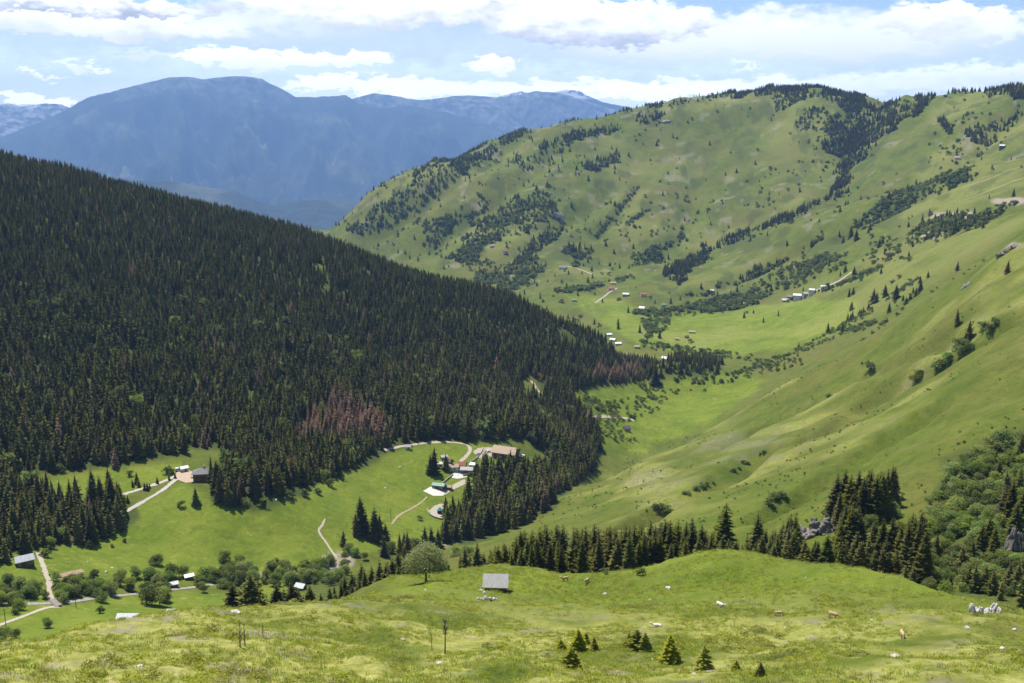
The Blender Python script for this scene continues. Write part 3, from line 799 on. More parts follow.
for q, b, hp in [(835,520,50),(843,516,50),(848,522,52),(856,520,54),(861,525,52),(868,521,56),(874,524,54),(880,520,52),(885,515,50),(890,508,46),(893,500,36),(878,512,45),(866,512,46),(838,528,40),(852,530,44)]:
    plant(SPR, q, b, hp, 'cliff', 1.15, 300)
for i in range(58):
    q = RNG.uniform(838, 922); d_ = RNG.uniform(0, 1)
    b = np.interp(q, [838, 870, 922], [570, 583, 590]) - 34 * d_
    plant(SPR, q, b, RNG.uniform(32, 52) if d_ > .45 else RNG.uniform(16, 34), 'rim', 1.2, 245)
for q, b, hp in [(905,578,62),(915,580,66),(898,576,58),(922,584,60),(911,570,58),(889,572,60),(880,570,56)]:
    plant(SPR, q, b, hp, 'rim', 1.1, 250)
for q, b, hp in [(1018,500,36),(1010,520,44),(1003,515,34),(1022,525,44),(1014,540,42),(987,552,40),(980,556,36),(993,560,38),(972,566,30),(962,570,28),(1006,494,26),(998,478,20),(1016,468,22),(935,556,26),(968,588,26),(975,592,32),(985,592,30),(992,594,28),(1008,590,30),(1016,592,34),(1022,606,34),(950,588,16),(996,462,14),(1020,452,18),(1000,600,22),(1024,585,34),(962,590,18)]:
    plant(SPR, q, b, hp, 'gully', 1.25, 235)
for i in range(290):
    q = RNG.uniform(925, 1040); b = RNG.uniform(445, 596)
    if b < np.interp(q, [925, 940, 980, 1024], [520, 478, 452, 438]) or b > np.interp(q, [925, 1024], [590, 604]) - 3: continue
    if 1000 < q and 525 < b < 560: continue
    plant(BSH, q, b, RNG.uniform(8, 18), 'gully', RNG.uniform(.9, 1.3), 240)
for q, b, hp in [(890,512,14),(896,518,12),(884,506,12),(872,530,18),(898,535,16),(930,590,16),(945,594,17),(640,577,9),(605,577,8),(912,566,18),(928,568,20)]:
    plant(BSH, q, b, hp, 'gully', 1.0, 245)
# spruces left of the terrace, on the stream side
for q, r, top in [(233,300,581),(241,302,585),(251,296,572),(256,304,580),(277,300,583),(284,308,588),(292,298,581),(297,306,586),(310,302,584),(329,300,585),(336,306,592),(247,306,590),(303,310,594)]:
    x, y, z = polar(q, r, 600); SPR.append((x, y, z, top_to_height(x, y, z, q, top), 1.6, 'bank'))
for q, r, top in [(345,330,575),(352,345,570),(362,330,562),(372,345,565),(380,330,558),(388,350,560),(393,335,556),(399,350,552),(405,360,545),(355,360,574)]:
    x, y, z = polar(q, r, 590); SPR.append((x, y, z, top_to_height(x, y, z, q, top), 1.2, 'bank'))
# lone and clustered spruces in the meadow
for q, b, hp in [(361,533,40),(357,535,26),(366,535,24),(375,540,36),(380,542,32),(371,538,20),(386,543,22),(343,546,19),(384,556,24),(400,560,30),(408,556,28),(413,560,20),(404,552,22),(425,548,24),(432,552,28),(438,548,22),(434,473,29),(431,474,22),(446,470,18),(451,469,12),(196,505,20),(137,484,14),(133,487,9),(139,487,10),(446,517,24),(450,522,22),(443,540,22),(422,556,24)]:
    plant(SPR, q, b, hp, 'meadow', 1.25, 400)
for i in range(12):
    u = RNG.uniform(0, 1); plant(SPR, 118 + 62 * u, 508 - 34 * u + RNG.uniform(-6, 2), RNG.uniform(5, 9), 'track', 1.2, 500)
# small spruces on the nearest slope
NEARSP = [(578,652,27,0),(571,668,24,1),(637,650,24,1),(629,648,18,0),(645,651,22,2),(670,660,30,0),(704,669,29,2),(736,671,13,1),(760,676,17,0),(561,650,13,1),(594,650,16,2),(586,644,14,0)]
# bare-earth slopes: single trees
for q, b, hp in [(1007,274,15),(957,325,18),(968,341,23),(849,297,10),(853,295,9),(851,310,10),(852,318,9),(873,303,16),(876,303,12),(885,297,14),(896,299,16),(889,313,12),(881,274,8),(845,272,9),(854,275,10),(879,247,9),(957,271,11),(928,278,8),(920,283,8),(913,294,8),(906,304,8),(760,535,14),(983,228,7),(851,238,14),(856,240,12),(843,243,9),(792,222,8),(840,212,7),(870,230,9),(655,385,22)]:
    plant(SPR, q, b, hp, 'slope', 1.3, 600 if b < 400 else 300)
for q, b, hp, w in [(962,352,15,1.3),(948,362,11,1.2),(941,368,10,1.3),(936,371,8,1.2),(916,381,13,1),(870,370,9,1.5),(920,376,7,1.4),(983,330,9,1.2),(990,332,9,1.4),(995,325,9,1.2),(774,500,10,1.5),(770,505,8,1.5),(782,497,7,1.5),(660,512,8,1.6),(668,512,7,1.6),(655,509,6,1.4),(828,397,4,1.6)]:
    plant(BSH, q, b, hp, 'slope', w, 350)
# bushes and alders along the stream
for i in range(150):
    q = RNG.uniform(-8, 352)
    mid_ = np.interp(q, [-10, 60, 130, 200, 260, 350], [600, 598, 590, 582, 577, 578])
    b = mid_ + RNG.normal(0, 7)
    if 44 < q < 60 and b > 590: continue
    plant(TRE if RNG.random() < .2 else BSH, q, b, RNG.uniform(7, 15), 'stream', RNG.uniform(.9, 1.2), 400)
for q, b, hp in [(8,586,24),(20,590,26),(33,592,25),(10,600,20),(45,598,16),(75,590,25),(82,592,24),(110,592,22),(130,590,24),(152,605,36),(160,606,34),(148,598,30),(165,602,28),(158,588,26),(180,588,22),(200,586,22),(215,582,24),(225,583,22),(240,584,24),(255,584,22),(275,586,25),(290,585,25),(310,582,24),(325,582,22),(340,584,24),(48,628,20),(95,580,20),(60,595,22),(122,580,22),(136,578,22),(345,560,16),(365,560,14)]:
    plant(TRE, q, b, hp * .68, 'stream', 1.1, 400)
for q, b, hp, w in [(185,623,13,1.3),(195,622,12,1.4),(208,620,14,1.3),(218,617,13,1.4),(313,612,12,1.5),(320,610,11,1.4),(344,588,12,1.2),(350,586,10,1.4),(5,640,14,1.2),(17,638,11,1),(455,556,12,1.2),(466,556,12,1.2),(415,552,16,1.1),(150,580,10,1.2),(98,588,12,1.2)]:
    plant(BSH, q, b, hp, 'bank', w, 330)
for q, b, hp in [(35,545,10),(50,548,12),(58,540,14),(90,548,8),(168,474,9),(181,507,7),(230,505,8),(246,505,7),(262,505,8),(290,498,9),(305,496,8),(318,494,7),(330,486,8),(340,478,7),(420,520,5),(46,557,9),(348,552,10),(356,556,10),(392,552,12),(60,472,9),(130,476,6),(125,542,4),(112,547,4)]:
    plant(BSH, q, b, hp, 'meadow', 1.2, 420)

# mass vegetation on the far slopes: areas surveyed as photo points (outline, spruce share, scrub share)
AREAS = [
 ([(410,175),(449,155),(484,147),(522,130),(532,132),(486,158),(449,185),(417,209),(372,239),(342,234),(370,219),(380,202),(410,185)], .34, .4),
 ([(420,219),(459,217),(489,197),(469,219),(434,246),(418,240)], .08, .7), ([(469,229),(494,214),(534,192),(549,190),(559,209),(524,234),(494,244),(459,250)], .2, .3),
 ([(509,162),(544,147),(560,142),(560,162),(544,172),(517,167)], .22, .05), ([(540,142),(570,135),(615,125),(625,127),(565,147),(540,152)], .42, .05),
 ([(627,112),(662,105),(664,115),(632,122)], .42, .1), ([(575,165),(610,152),(625,150),(622,160),(590,175),(572,172)], .36, .1),
 ([(727,93),(790,87),(860,96),(848,100),(790,97),(734,98)], .7, .0), ([(769,102),(806,94),(808,104),(784,110),(776,110)], .45, .3),
 ([(841,104),(859,95),(874,103),(933,98),(899,124),(869,149),(851,167),(849,187),(829,199),(839,165),(824,150),(829,130),(849,120)], .75, .2),
 ([(791,122),(816,107),(839,117),(824,137),(796,132)], .16, .3), ([(978,92),(1010,87),(1060,86),(1060,100),(1013,98)], .7, 0),
 ([(963,130),(998,115),(1030,112),(996,142),(981,148)], .3, .2), ([(884,199),(913,184),(948,174),(973,170),(973,180),(933,197),(903,212),(856,226),(844,234)], .06, .62),
 ([(913,232),(933,219),(963,217),(988,209),(1030,204),(973,229),(948,242),(913,242)], .12, .6), ([(672,272),(705,247),(710,252),(682,284),(667,282)], .6, .2),
 ([(640,311),(735,299),(774,299),(740,308),(640,319)], .02, .55), ([(687,297),(750,272),(799,250),(824,230),(812,253),(750,279),(710,296)], .14, .55),
 ([(737,299),(764,285),(799,267),(834,252),(856,245),(834,266),(794,288),(769,297)], .03, .65), ([(816,290),(855,277),(870,268),(872,274),(822,294)], .1, .4),
 ([(559,245),(579,240),(589,252),(574,266),(559,254)], .3, .5), ([(512,279),(532,260),(549,267),(522,286)], .05, .7), ([(497,274),(522,255),(540,232),(560,217),(568,225),(530,262),(507,278)], .25, .4),
 ([(445,262),(485,232),(500,225),(477,262)], .12, .55), ([(627,264),(664,245),(686,225),(664,259),(634,267)], .04, .6), ([(470,258),(510,262),(520,300),(480,285)], .05, .5),
 ([(640,325),(668,312),(676,320),(650,340)], .0, .5), ([(655,366),(720,372),(722,380),(690,386),(655,384)], .0, .4), ([(570,398),(600,402),(650,388),(690,382),(700,388),(640,402),(606,418),(584,432),(574,418)], .0, .42),
 ([(590,418),(625,410),(655,395),(700,386),(712,390),(660,404),(630,424),(640,440),(612,445),(598,436)], .0, .3), ([(870,236),(930,238),(905,262),(860,262)], .01, .12),
 ([(880,296),(910,278),(935,272),(920,294),(896,306)], .02, .25)]
LINES = [([(597,236),(637,187)], 2.2, .0, .8), ([(625,226),(650,208)], 2, 0, .6), ([(665,274),(707,251),(740,238),(789,216),(804,211)], 3, .75, .1), ([(774,223),(816,203),(849,193)], 2.2, .3, .2), ([(724,241),(790,218)], 2.5, .7, .1),
 ([(555,292),(590,288),(632,278)], 2.2, 0, .6), ([(560,122),(727,95)], 1.6, .10, .05), ([(848,94),(980,92)], 1.5, .25, 0), ([(720,380),(790,357),(842,332),(885,322)], 3.5, 0, .5), ([(700,386),(800,362)], 4, 0, .25), ([(940,120),(950,132)], 3, .6, .1),
 ([(410,202),(470,165),(520,133)], 3, .3, .2), ([(640,345),(690,352),(760,360)], 3, .0, .35), ([(800,298),(850,282),(880,268)], 2, .02, .3), ([(860,345),(900,310),(985,262)], 3, 0, .05), ([(800,352),(840,330),(870,312)], 4, .05, .3)]
N = 190000
cr_ = np.sqrt(RNG.uniform(880 ** 2, 3480 ** 2, N)); caz = RNG.uniform(float(ray(300, 200)[0]), float(ray(1110, 200)[0]), N)
cx, cy = cr_ * np.sin(caz), cr_ * np.cos(caz); cz = zg(cx, cy)
qx, qy = project(cx, cy, cz)
ps = np.zeros(N); pb = np.zeros(N)
ps += .0022 * sstep(1500, 1700, cr_) * (1 + 3 * (qx < 620)); pb += (.003 + .022 * sstep(.1, .4, fbm(cx / 90, cy / 140, 171, 3))) * sstep(1500, 2200, cr_)
for poly, a, b in AREAS:
    w_ = inpoly(qx + 13 * fbm(cx / 50, cy / 50, 181, 3), qy + 9 * fbm(cx / 50, cy / 50, 184, 3), poly); ps[w_] = np.maximum(ps[w_], a); pb[w_] = np.maximum(pb[w_], b)
for pts, w, a, b in LINES:
    for (x0, y0), (x1, y1) in zip(pts[:-1], pts[1:]):
        u = np.clip(((qx - x0) * (x1 - x0) + (qy - y0) * (y1 - y0)) / ((x1 - x0) ** 2 + (y1 - y0) ** 2), 0, 1)
        w_ = np.hypot(qx - x0 - u * (x1 - x0), qy - y0 - u * (y1 - y0)) < w; ps[w_] = np.maximum(ps[w_], a); pb[w_] = np.maximum(pb[w_], b)
clump = .35 + 1.3 * sstep(-.3, .35, fbm(cx / 45, cy / 45, 191, 3))
u = RNG.random(N)
okv = visible(cx, cy, cz + 9.0, .002) & ~inareas(FOREST, cx, cy, cz) & ~((cr_ < 1500) & (qx < 560))
HOUSEPX = [(562,267,9,5),(612,288,8,5),(625,296,6,4),(642,295,7,4),(642,307,8,4),(797,298,22,6),(628,428,8,6),(613,338,10,8),(665,357,7,5),(575,300,5,4),(690,333,12,4),(664,303,5,3)]
for a, b, w, h in HOUSEPX: okv &= ~((np.abs(qx - a) < w) & (qy > b - h) & (qy < b + 4))
takes = okv & (u < ps * clump * .85); takeb = okv & ~takes & (u < (ps * .85 + pb * .9) * clump)
for x, y, z, r in zip(cx[takes], cy[takes], cz[takes], cr_[takes]):
    FORP.append((x, y, z, RNG.uniform(8, 17), RNG.uniform(.9, 1.3)))
for x, y, z, r in zip(cx[takeb], cy[takeb], cz[takeb], cr_[takeb]):
    SCRP.append((x, y, z, RNG.uniform(3.0, 7.5) * (.6 if r < 1500 else 1), RNG.uniform(1.0, 1.6)))

# low tussocks and dwarf shrubs dotted over the big grassy slope
nb_ = 5200
br = np.sqrt(RNG.uniform(340 ** 2, 1050 ** 2, nb_)); ba = RNG.uniform(float(ray(540, 400)[0]), R(31), nb_)
bx_, by_ = br * np.sin(ba), br * np.cos(ba); bz_ = zg(bx_, by_)
kb = visible(bx_, by_, bz_ + .6) & (fbm(bx_ / 40, by_ / 40, 231, 4) + RNG.normal(0, .1, nb_) > .16) & ~inareas(FOREST, bx_, by_, bz_)
for x, y, z in zip(bx_[kb], by_[kb], bz_[kb]): SCRP.append((x, y, z, RNG.uniform(.35, 1.1), RNG.uniform(1.0, 1.7)))
# the 300 that show largest become individuals, the rest join the mass
def pick(lst, n, mass):
    sc = []
    for e in lst:
        x, y, z, h = e[:4]
        vis = bool(visible(x, y, z + h * .75, .0))
        sc.append((h / math.hypot(x, y)) * (1 if vis else 0))
    order = sorted(range(len(lst)), key=lambda i: -sc[i])
    keep = [lst[i] for i in order[:n] if sc[i] > 0]
    for i in order[len(keep):]: mass.append(lst[i][:5])
    return keep
SPR_I = pick(SPR, 298, FORP); BSH_I = pick(BSH, 280, SCRP); TRE_I = pick(TRE, 200, SCRP)

# ------------------------------------------------------------------ labels of the individuals
def where_spruce(px, py, r, h, area):
    size = 'tall dark' if h > 13.5 else 'middling dark' if h > 7.5 else 'small yellowish'
    if area == 'row':
        seg = [(408, 'in the loose row at the terrace edge beside the round leafy tree'), (450, 'behind the round leafy tree on the terrace'), (484, 'in the row between the round leafy tree and the shed'),
               (522, 'in the row straight behind the grey roofed shed'), (556, 'in the dense row just past the shed'), (600, 'in the dense row behind the two tan cows'), (640, 'in the dense row beyond the dark cow'),
               (714, 'in the dense row behind the grassy hump'), (738, 'towering over the gap past the grassy hump'), (790, 'in the broken row before the grey cliff'), (9999, 'round the foot of the grey cliff')]
        txt = next(s for q, s in seg if px < q)
        return f'{size} spruce {txt}', 'spruces in the row behind the terrace'
    if area == 'cliff': return (f'{size} spruce in the tight clump on top of the grey cliff'), 'spruces on top of the cliff'
    if area == 'rim': return f'{size} spruce at the rim of the grass below the cliff' + (' clump' if px < 880 else ' by the leafy gully'), 'spruces below the cliff'
    if area == 'gully': return f'{size} spruce among pale bushes in the gully above the white rock', 'spruces in the bushy gully'
    if area == 'bank':
        return (f'{size} spruce on the bank behind the straw coloured slope' if px < 340 else f'{size} spruce on the bank below the round leafy tree'), 'spruces on the stream bank'
    if area == 'meadow':
        if px < 210: return (f'{size} lone spruce below the chalet' if px > 190 else f'{size} spruce by the upper track to the chalet'), 'spruces near the chalet'
        if py < 485: return f'{size} spruce standing in the grass beside the small lodge cabins', 'spruces near the lodge'
        if px < 392: return f'{size} spruce of the clump round the bare bank in the bright meadow', 'spruces in the meadow clump'
        return f'{size} spruce at the meadow end below the gravel platform', 'spruces below the platform'
    if area == 'track': return f'{size} spruce in the hedge along the chalet tracks', 'spruces along the chalet tracks'
    if area == 'slope':
        return f'{size} lone spruce standing on the open grassy slope', 'lone spruces on the open slope'
    if px < 135 and py > 470: return f'{size} spruce in the grove beside the roadside barn', 'spruces in the lower grove'
    if px > 440 and py > 455: return f'{size} spruce in the wood below the lodge', 'spruces in the wood below the lodge'
    if px < 205: return f'{size} spruce at the forest edge above the chalet meadow', 'spruces at the forest edge'
    if px < 350: return f'{size} spruce at the forest edge beside the chalet, above the bright meadow', 'spruces at the forest edge'
    return f'{size} spruce at the forest edge above the lodge road', 'spruces at the forest edge'
def where_bush(px, py, area, kind):
    n = 'bush' if kind == 'bush' else 'leafy tree'
    if area == 'gully':
        if px < 925: return f'pale green {n} between spruces at the rim of the grassy terrace', 'bushes in the gully'
        k = 'low in the gully near the white rock' if py > 560 else 'halfway up the leafy gully' if py > 500 else 'high on the leafy gully side'
        return f'grey green {n} {k}', 'bushes in the gully'
    if area == 'slope': return f'dark round {n} ' + ('in the crease of the big grassy slope' if px > 900 and py < 400 else 'alone on the big grassy slope'), 'bushes on the grassy slope'
    if area == 'stream':
        k = 'along the stream left of the plank bridge' if px < 55 else 'along the stream between bridge and tin roofed sheds' if px < 150 else 'along the stream behind the tin roofed sheds' if px < 215 else 'along the stream beyond the bank spruces'
        return f'green {n} {k}', 'trees and bushes along the stream'
    if area == 'bank': return f'low pale {n} ' + ('just behind the straw coloured slope' if px < 330 else 'beside the spruces at the terrace edge'), 'bushes on the bank'
    return f'small {n} at the edge of the bright meadow ' + ('by the roadside barn' if px < 110 else 'near the chalet' if px < 270 else 'below the forest' if px < 345 else 'near the bare bank'), 'bushes round the meadow'

def copy_thing(name, protos, x, y, z, rz, sc, label, cat, group, names=('trunk', 'crown')):
    root = empty(name, (x, y, z), rz); root.scale = sc
    tag(root, label, cat, group)
    for nm, me in zip(names, protos):
        part(nm, me, root)
    return root
for (x, y, z, h, w, area) in SPR_I:
    r = math.hypot(x, y); a, b = project(np.float64(x), np.float64(y), np.float64(z))
    lab, grp = where_spruce(float(a), float(b), r, h, area)
    cm, tm = SPRUCE_HI[RNG.integers(len(SPRUCE_HI))]; s = h / SPH
    copy_thing('spruce_tree', (tm, cm), x, y, z - .15, RNG.uniform(0, 6.28), (s * w, s * w, s), lab, 'tree', grp)
for lst, kind, protos, H, names in ((BSH_I, 'bush', BUSHES, 4.6, ('stem', 'foliage')), (TRE_I, 'broadleaf_tree', TREES, 8.5, ('trunk', 'crown'))):
    for (x, y, z, h, w, area) in lst:
        a, b = project(np.float64(x), np.float64(y), np.float64(z))
        lab, grp = where_bush(float(a), float(b), area, kind)
        cm, tm = protos[RNG.integers(len(protos))]; s = h / H
        copy_thing(kind, (tm, cm), x, y, z - .1, RNG.uniform(0, 6.28), (s * w, s * w, s), lab, 'bush' if kind == 'bush' else 'tree', grp, names)

# ------------------------------------------------------------------ masses: points that carry instances
def scatter(name, protos, pts, H, density_mat=None):
    pts = np.array(pts, float)
    me = bpy.data.meshes.new(name); n = len(pts)
    me.vertices.add(n); me.vertices.foreach_set('co', pts[:, :3].astype(np.float32).ravel())
    s = pts[:, 3] / H
    for nm, tp, val in (('grow', 'FLOAT_VECTOR', np.stack([s * pts[:, 4], s * pts[:, 4], s], -1)), ('turn', 'FLOAT_VECTOR', np.stack([RNG.normal(0, .03, n), RNG.normal(0, .03, n), RNG.uniform(0, 6.28, n)], -1))):
        at = me.attributes.new(nm, tp, 'POINT'); at.data.foreach_set('vector', val.astype(np.float32).ravel())
    at = me.attributes.new('pick', 'INT', 'POINT'); at.data.foreach_set('value', RNG.integers(0, len(protos), n).astype(np.int32))
    ob = link(bpy.data.objects.new(name, me)); tag(ob, kind='stuff')
    ng = bpy.data.node_groups.new(name + '_nodes', 'GeometryNodeTree')
    ng.interface.new_socket('Geometry', in_out='INPUT', socket_type='NodeSocketGeometry'); ng.interface.new_socket('Geometry', in_out='OUTPUT', socket_type='NodeSocketGeometry')
    L, nw = ng.links.new, ng.nodes.new
    gi, go = nw('NodeGroupInput'), nw('NodeGroupOutput')
    iop = nw('GeometryNodeInstanceOnPoints'); iop.inputs['Pick Instance'].default_value = True
    mp = nw('GeometryNodeMeshToPoints'); L(gi.outputs[0], mp.inputs[0]); L(mp.outputs[0], iop.inputs['Points'])
    jn = nw('GeometryNodeJoinGeometry')
    for i, pm in enumerate(protos):
        po = bpy.data.objects.new(name + '_model', pm)
        oi = nw('GeometryNodeObjectInfo'); oi.inputs['Object'].default_value = po; oi.inputs['As Instance'].default_value = True
        L(oi.outputs['Geometry'], jn.inputs[0])
    L(jn.outputs[0], iop.inputs['Instance'])
    for sock, nm, tp, out in (('Scale', 'grow', 'FLOAT_VECTOR', 0), ('Rotation', 'turn', 'FLOAT_VECTOR', 0), ('Instance Index', 'pick', 'INT', 0)):
        na = nw('GeometryNodeInputNamedAttribute'); na.data_type = tp; na.inputs[0].default_value = nm
        L(na.outputs[0], iop.inputs[sock])
    L(iop.outputs[0], go.inputs[0])
    md = ob.modifiers.new('scatter', 'NODES'); md.node_group = ng
    return ob
scatter('forest', FORESTM, FORP, SPH)
scatter('dead_forest', DEADM, DEADP, SPH)
scatter('scrub', SCRUBM, SCRP, 4.0)
# grass and heath on the nearest slopes
def tuft(name, n, h, spread, seed, mat, lean=.5):
    g = random.Random(seed); v, f, tp = [], [], []
    for i in range(n):
        a = g.uniform(0, 6.28); q = spread * g.random() ** .5; x, y = q * math.cos(a), q * math.sin(a)
        a2 = g.uniform(0, 6.28); w = .03; hh = h * g.uniform(.6, 1.2); l = lean * hh * g.uniform(.3, 1.1)
        ux, uy = math.cos(a2), math.sin(a2); b = len(v)
        v += [(x - uy * w, y + ux * w, -.05), (x + uy * w, y - ux * w, -.05), (x + ux * l * .4 + uy * w * .7, y + uy * l * .4 - ux * w * .7, hh * .6), (x + ux * l * .4 - uy * w * .7, y + uy * l * .4 + ux * w * .7, hh * .6), (x + ux * l, y + uy * l, hh)]
        f += [(b, b + 1, b + 2, b + 3), (b + 3, b + 2, b + 4)]; tp += [0] * 5
    return mesh_from(name, v, f, [mat], None, False, tp)
gm = leaf_material('green_blade', (.22,.28,.025), (.38,.4,.06), None, .5, 1)
TUFTS = [tuft('straw_tuft', 22, .5, .45, 801, M['grass']), tuft('green_tuft', 26, .32, .5, 802, gm, .8), tuft('green_tuft', 26, .38, .6, 803, gm, .6)]
n = 30000
tr = np.sqrt(RNG.uniform(86 ** 2, 190 ** 2, n)); ta = RNG.uniform(R(-31), R(31), n)
tx, ty = tr * np.sin(ta), tr * np.cos(ta); tz = zg(tx, ty)
keep = (fbm(tx / 9, ty / 9, 211, 3) + RNG.normal(0, .15, n) - .0035 * np.maximum(tr - 140, 0) > -.08) & visible(tx, ty, tz + .5, .0)
scatter('grass', TUFTS, np.stack([tx, ty, tz, RNG.uniform(.4, 1.0, n) * (1 - .3 * (RNG.random(n) < .5)), RNG.uniform(1.0, 1.6, n)], -1)[keep], 1.0)
n = 16000
tr = np.sqrt(RNG.uniform(185 ** 2, 290 ** 2, n)); ta = RNG.uniform(float(ray(330, 590)[0]), R(31), n)
tx, ty = tr * np.sin(ta), tr * np.cos(ta); tz = zg(tx, ty)
keep = (fbm(tx / 14, ty / 14, 213, 4) + RNG.normal(0, .12, n) > .02) & visible(tx, ty, tz + .3, .0)
scatter('grass', [TUFTS[1], TUFTS[2], TUFTS[0]], np.stack([tx, ty, tz, RNG.uniform(.5, 1.0, n), RNG.uniform(1.2, 2.0, n)], -1)[keep], 1.0)
HEATH = [leafy_crown('heath_clump', [((0, 0, .2), (1.1, 1.0, .35)), ((.8, .3, .15), (.7, .7, .3)), ((-.6, -.4, .15), (.8, .6, .3))], 260, .13, 820 + i, M['juniper']) for i in range(2)]
n = 3000
tr = np.sqrt(RNG.uniform(88 ** 2, 205 ** 2, n)); ta = RNG.uniform(R(-31), R(31), n)
tx, ty = tr * np.sin(ta), tr * np.cos(ta); tz = zg(tx, ty)
keep = (fbm(tx / 14, ty / 14, 221, 3) + RNG.normal(0, .07, n) - .001 * np.maximum(tr - 120, 0) > .24) & visible(tx, ty, tz + .5, .0)
scatter('heath', HEATH, np.stack([tx, ty, tz, RNG.uniform(.35, .9, n), RNG.uniform(1.2, 2.0, n)], -1)[keep], 1.0)

# ------------------------------------------------------------------ tracks, stream, yards (sheets draped on the ground)
def densify(pts, step):
    out = []
    for a, b in zip(pts[:-1], pts[1:]):
        k = max(1, int((b - a).length / step))
        out += [a.lerp(b, i / k) for i in range(k)]
    return out + [pts[-1]]
def smooth_line(pts, n=3):
    for _ in range(n):
        q = [pts[0]]
        for a, b in zip(pts[:-1], pts[1:]): q += [a.lerp(b, .25), a.lerp(b, .75)]
        pts = q + [pts[-1]]
    return pts
def track(name, line, width, mat, rmin=300, lift=.14, kind='structure'):
    w = [ground(a, b, rmin) for a, b in line]
    pts = densify(smooth_line([Vector((p.x, p.y, 0)) for p in w], 3), 2.0)
    v, f, tp = [], [], []
    for i, p in enumerate(pts):
        d = (pts[min(i + 1, len(pts) - 1)] - pts[max(i - 1, 0)]).normalized(); nrm = Vector((-d.y, d.x, 0))
        ww = 1.3 * width * (1 + .35 * float(fbm(np.float64(p.x / 7), np.float64(p.y / 7), 251, 2)))
        for s in (-.5, -.17, .17, .5):
            q = p + nrm * ww * s; v.append((q.x, q.y, float(zg(q.x, q.y)) + lift)); tp.append(abs(s) * 2)
        if i: f += [((i - 1) * 4 + k, (i - 1) * 4 + k + 1, i * 4 + k + 1, i * 4 + k) for k in range(3)]
    o = part(name, mesh_from(name, v, f, [mat], None, True, tp)); tag(o, kind=kind); return o
def yard(name, poly, mat, rmin=300, lift=.16, kind='structure'):
    w = [ground(a, b, rmin) for a, b in poly]
    w = densify([Vector((p.x, p.y, 0)) for p in w + w[:1]], 2.5)[:-1]
    c = sum(w, Vector((0, 0, 0))) / len(w); n = len(w); v, f, tp = [], [], []
    for k in range(1, 7):
        for i, p in enumerate(w):
            s = k / 6; q = c.lerp(p, s); v.append((q.x, q.y, float(zg(q.x, q.y)) + lift)); tp.append(1.0 if k == 6 else .32)
    v.append((c.x, c.y, float(zg(c.x, c.y)) + lift)); tp.append(.32)
    for k in range(5):
        f += [(k * n + i, k * n + (i + 1) % n, (k + 1) * n + (i + 1) % n, (k + 1) * n + i) for i in range(n)]
    f += [(6 * n, (i + 1) % n, i) for i in range(n)]
    o = part(name, mesh_from(name, v, f, [mat], None, False, tp)); tag(o, kind=kind); return o
TR_GRAVEL, TR_PALE, TR_SOIL = M['gravel_track'], M['pale_track'], M['soil']
track('path', [(38,553),(42,562),(45,572),(50,583),(49,592),(51,600)], 2.7, TR_GRAVEL)
track('path', [(59,607),(50,607),(40,610),(25,616),(8,622),(-20,632)], 2.6, TR_GRAVEL)
track('road', [(119,496),(135,491),(150,486),(163,482),(172,478),(182,472)], 3.2, TR_PALE)
track('road', [(120,514),(132,508),(143,502),(155,495),(166,488),(174,481),(182,474)], 3.2, TR_PALE)
track('path', [(325,519),(322,526),(318,530),(321,536),(326,542),(330,549),(337,558)], 1.4, M['gravel_track'])
track('road', [(384,450),(398,447),(410,445),(425,443),(445,442),(460,443),(468,445),(471,449),(468,455),(462,460),(457,466)], 3.2, TR_GRAVEL)
track('path', [(489,450),(484,456),(483,462),(488,466),(494,470),(498,475)], 4.5, TR_GRAVEL)
track('path', [(427,497),(421,503),(410,509),(398,515),(392,524)], 1.5, M['earth_track'])
track('path', [(532,381),(537,390),(545,396),(556,402),(566,407)], 4.0, TR_GRAVEL, 700)
track('road', [(572,411),(583,415),(597,417),(612,416),(626,418),(634,420)], 5.0, TR_GRAVEL, 800)
track('path', [(566,266),(574,267),(584,271),(592,274)], 6.0, TR_GRAVEL, 1500)
track('path', [(801,297),(815,291),(828,286),(842,279),(852,272)], 5.0, TR_GRAVEL, 1500)
track('path', [(962,188),(985,181),(1005,172),(1030,163)], 2.6, M['earth_track'], 1300)
track('path', [(965,200),(985,193),(1005,184),(1030,176)], 2.6, M['earth_track'], 1300)
track('path', [(595,303),(604,297),(612,291),(617,288)], 4.0, TR_GRAVEL, 1500)
track('stream', [(-30,604),(0,604),(30,604),(56,603),(72,602),(96,598),(130,594),(170,590),(210,585),(260,578),(300,574),(345,566)], 2.0, M['water_bed'], lift=.1)
yard('yard', [(472,452),(477,448),(486,447),(497,448),(500,453),(494,457),(487,457),(482,460),(477,458)], TR_GRAVEL)
yard('yard', [(423,491),(430,487),(441,488),(447,492),(443,496),(433,496)], M['concrete'])
yard('yard', [(441,492),(452,485),(462,480),(470,478),(471,481),(460,487),(450,492),(444,496)], TR_GRAVEL)
yard('yard', [(428,511),(433,506),(441,503),(449,505),(450,513),(446,519),(437,518),(430,515)], TR_GRAVEL)
yard('yard', [(451,474),(458,472),(468,474),(467,477),(458,479),(452,478)], M['concrete'])
yard('yard', [(176,473),(184,468),(193,472),(195,482),(186,483),(178,480)], M['tan_roof'])
yard('soil_plot', [(57,576),(66,572),(82,569),(85,572),(78,575),(58,580)], TR_SOIL, lift=.12)
yard('soil_plot', [(214,577),(228,574),(245,571),(252,573),(240,577),(222,579)], M['gravel'], lift=.12)

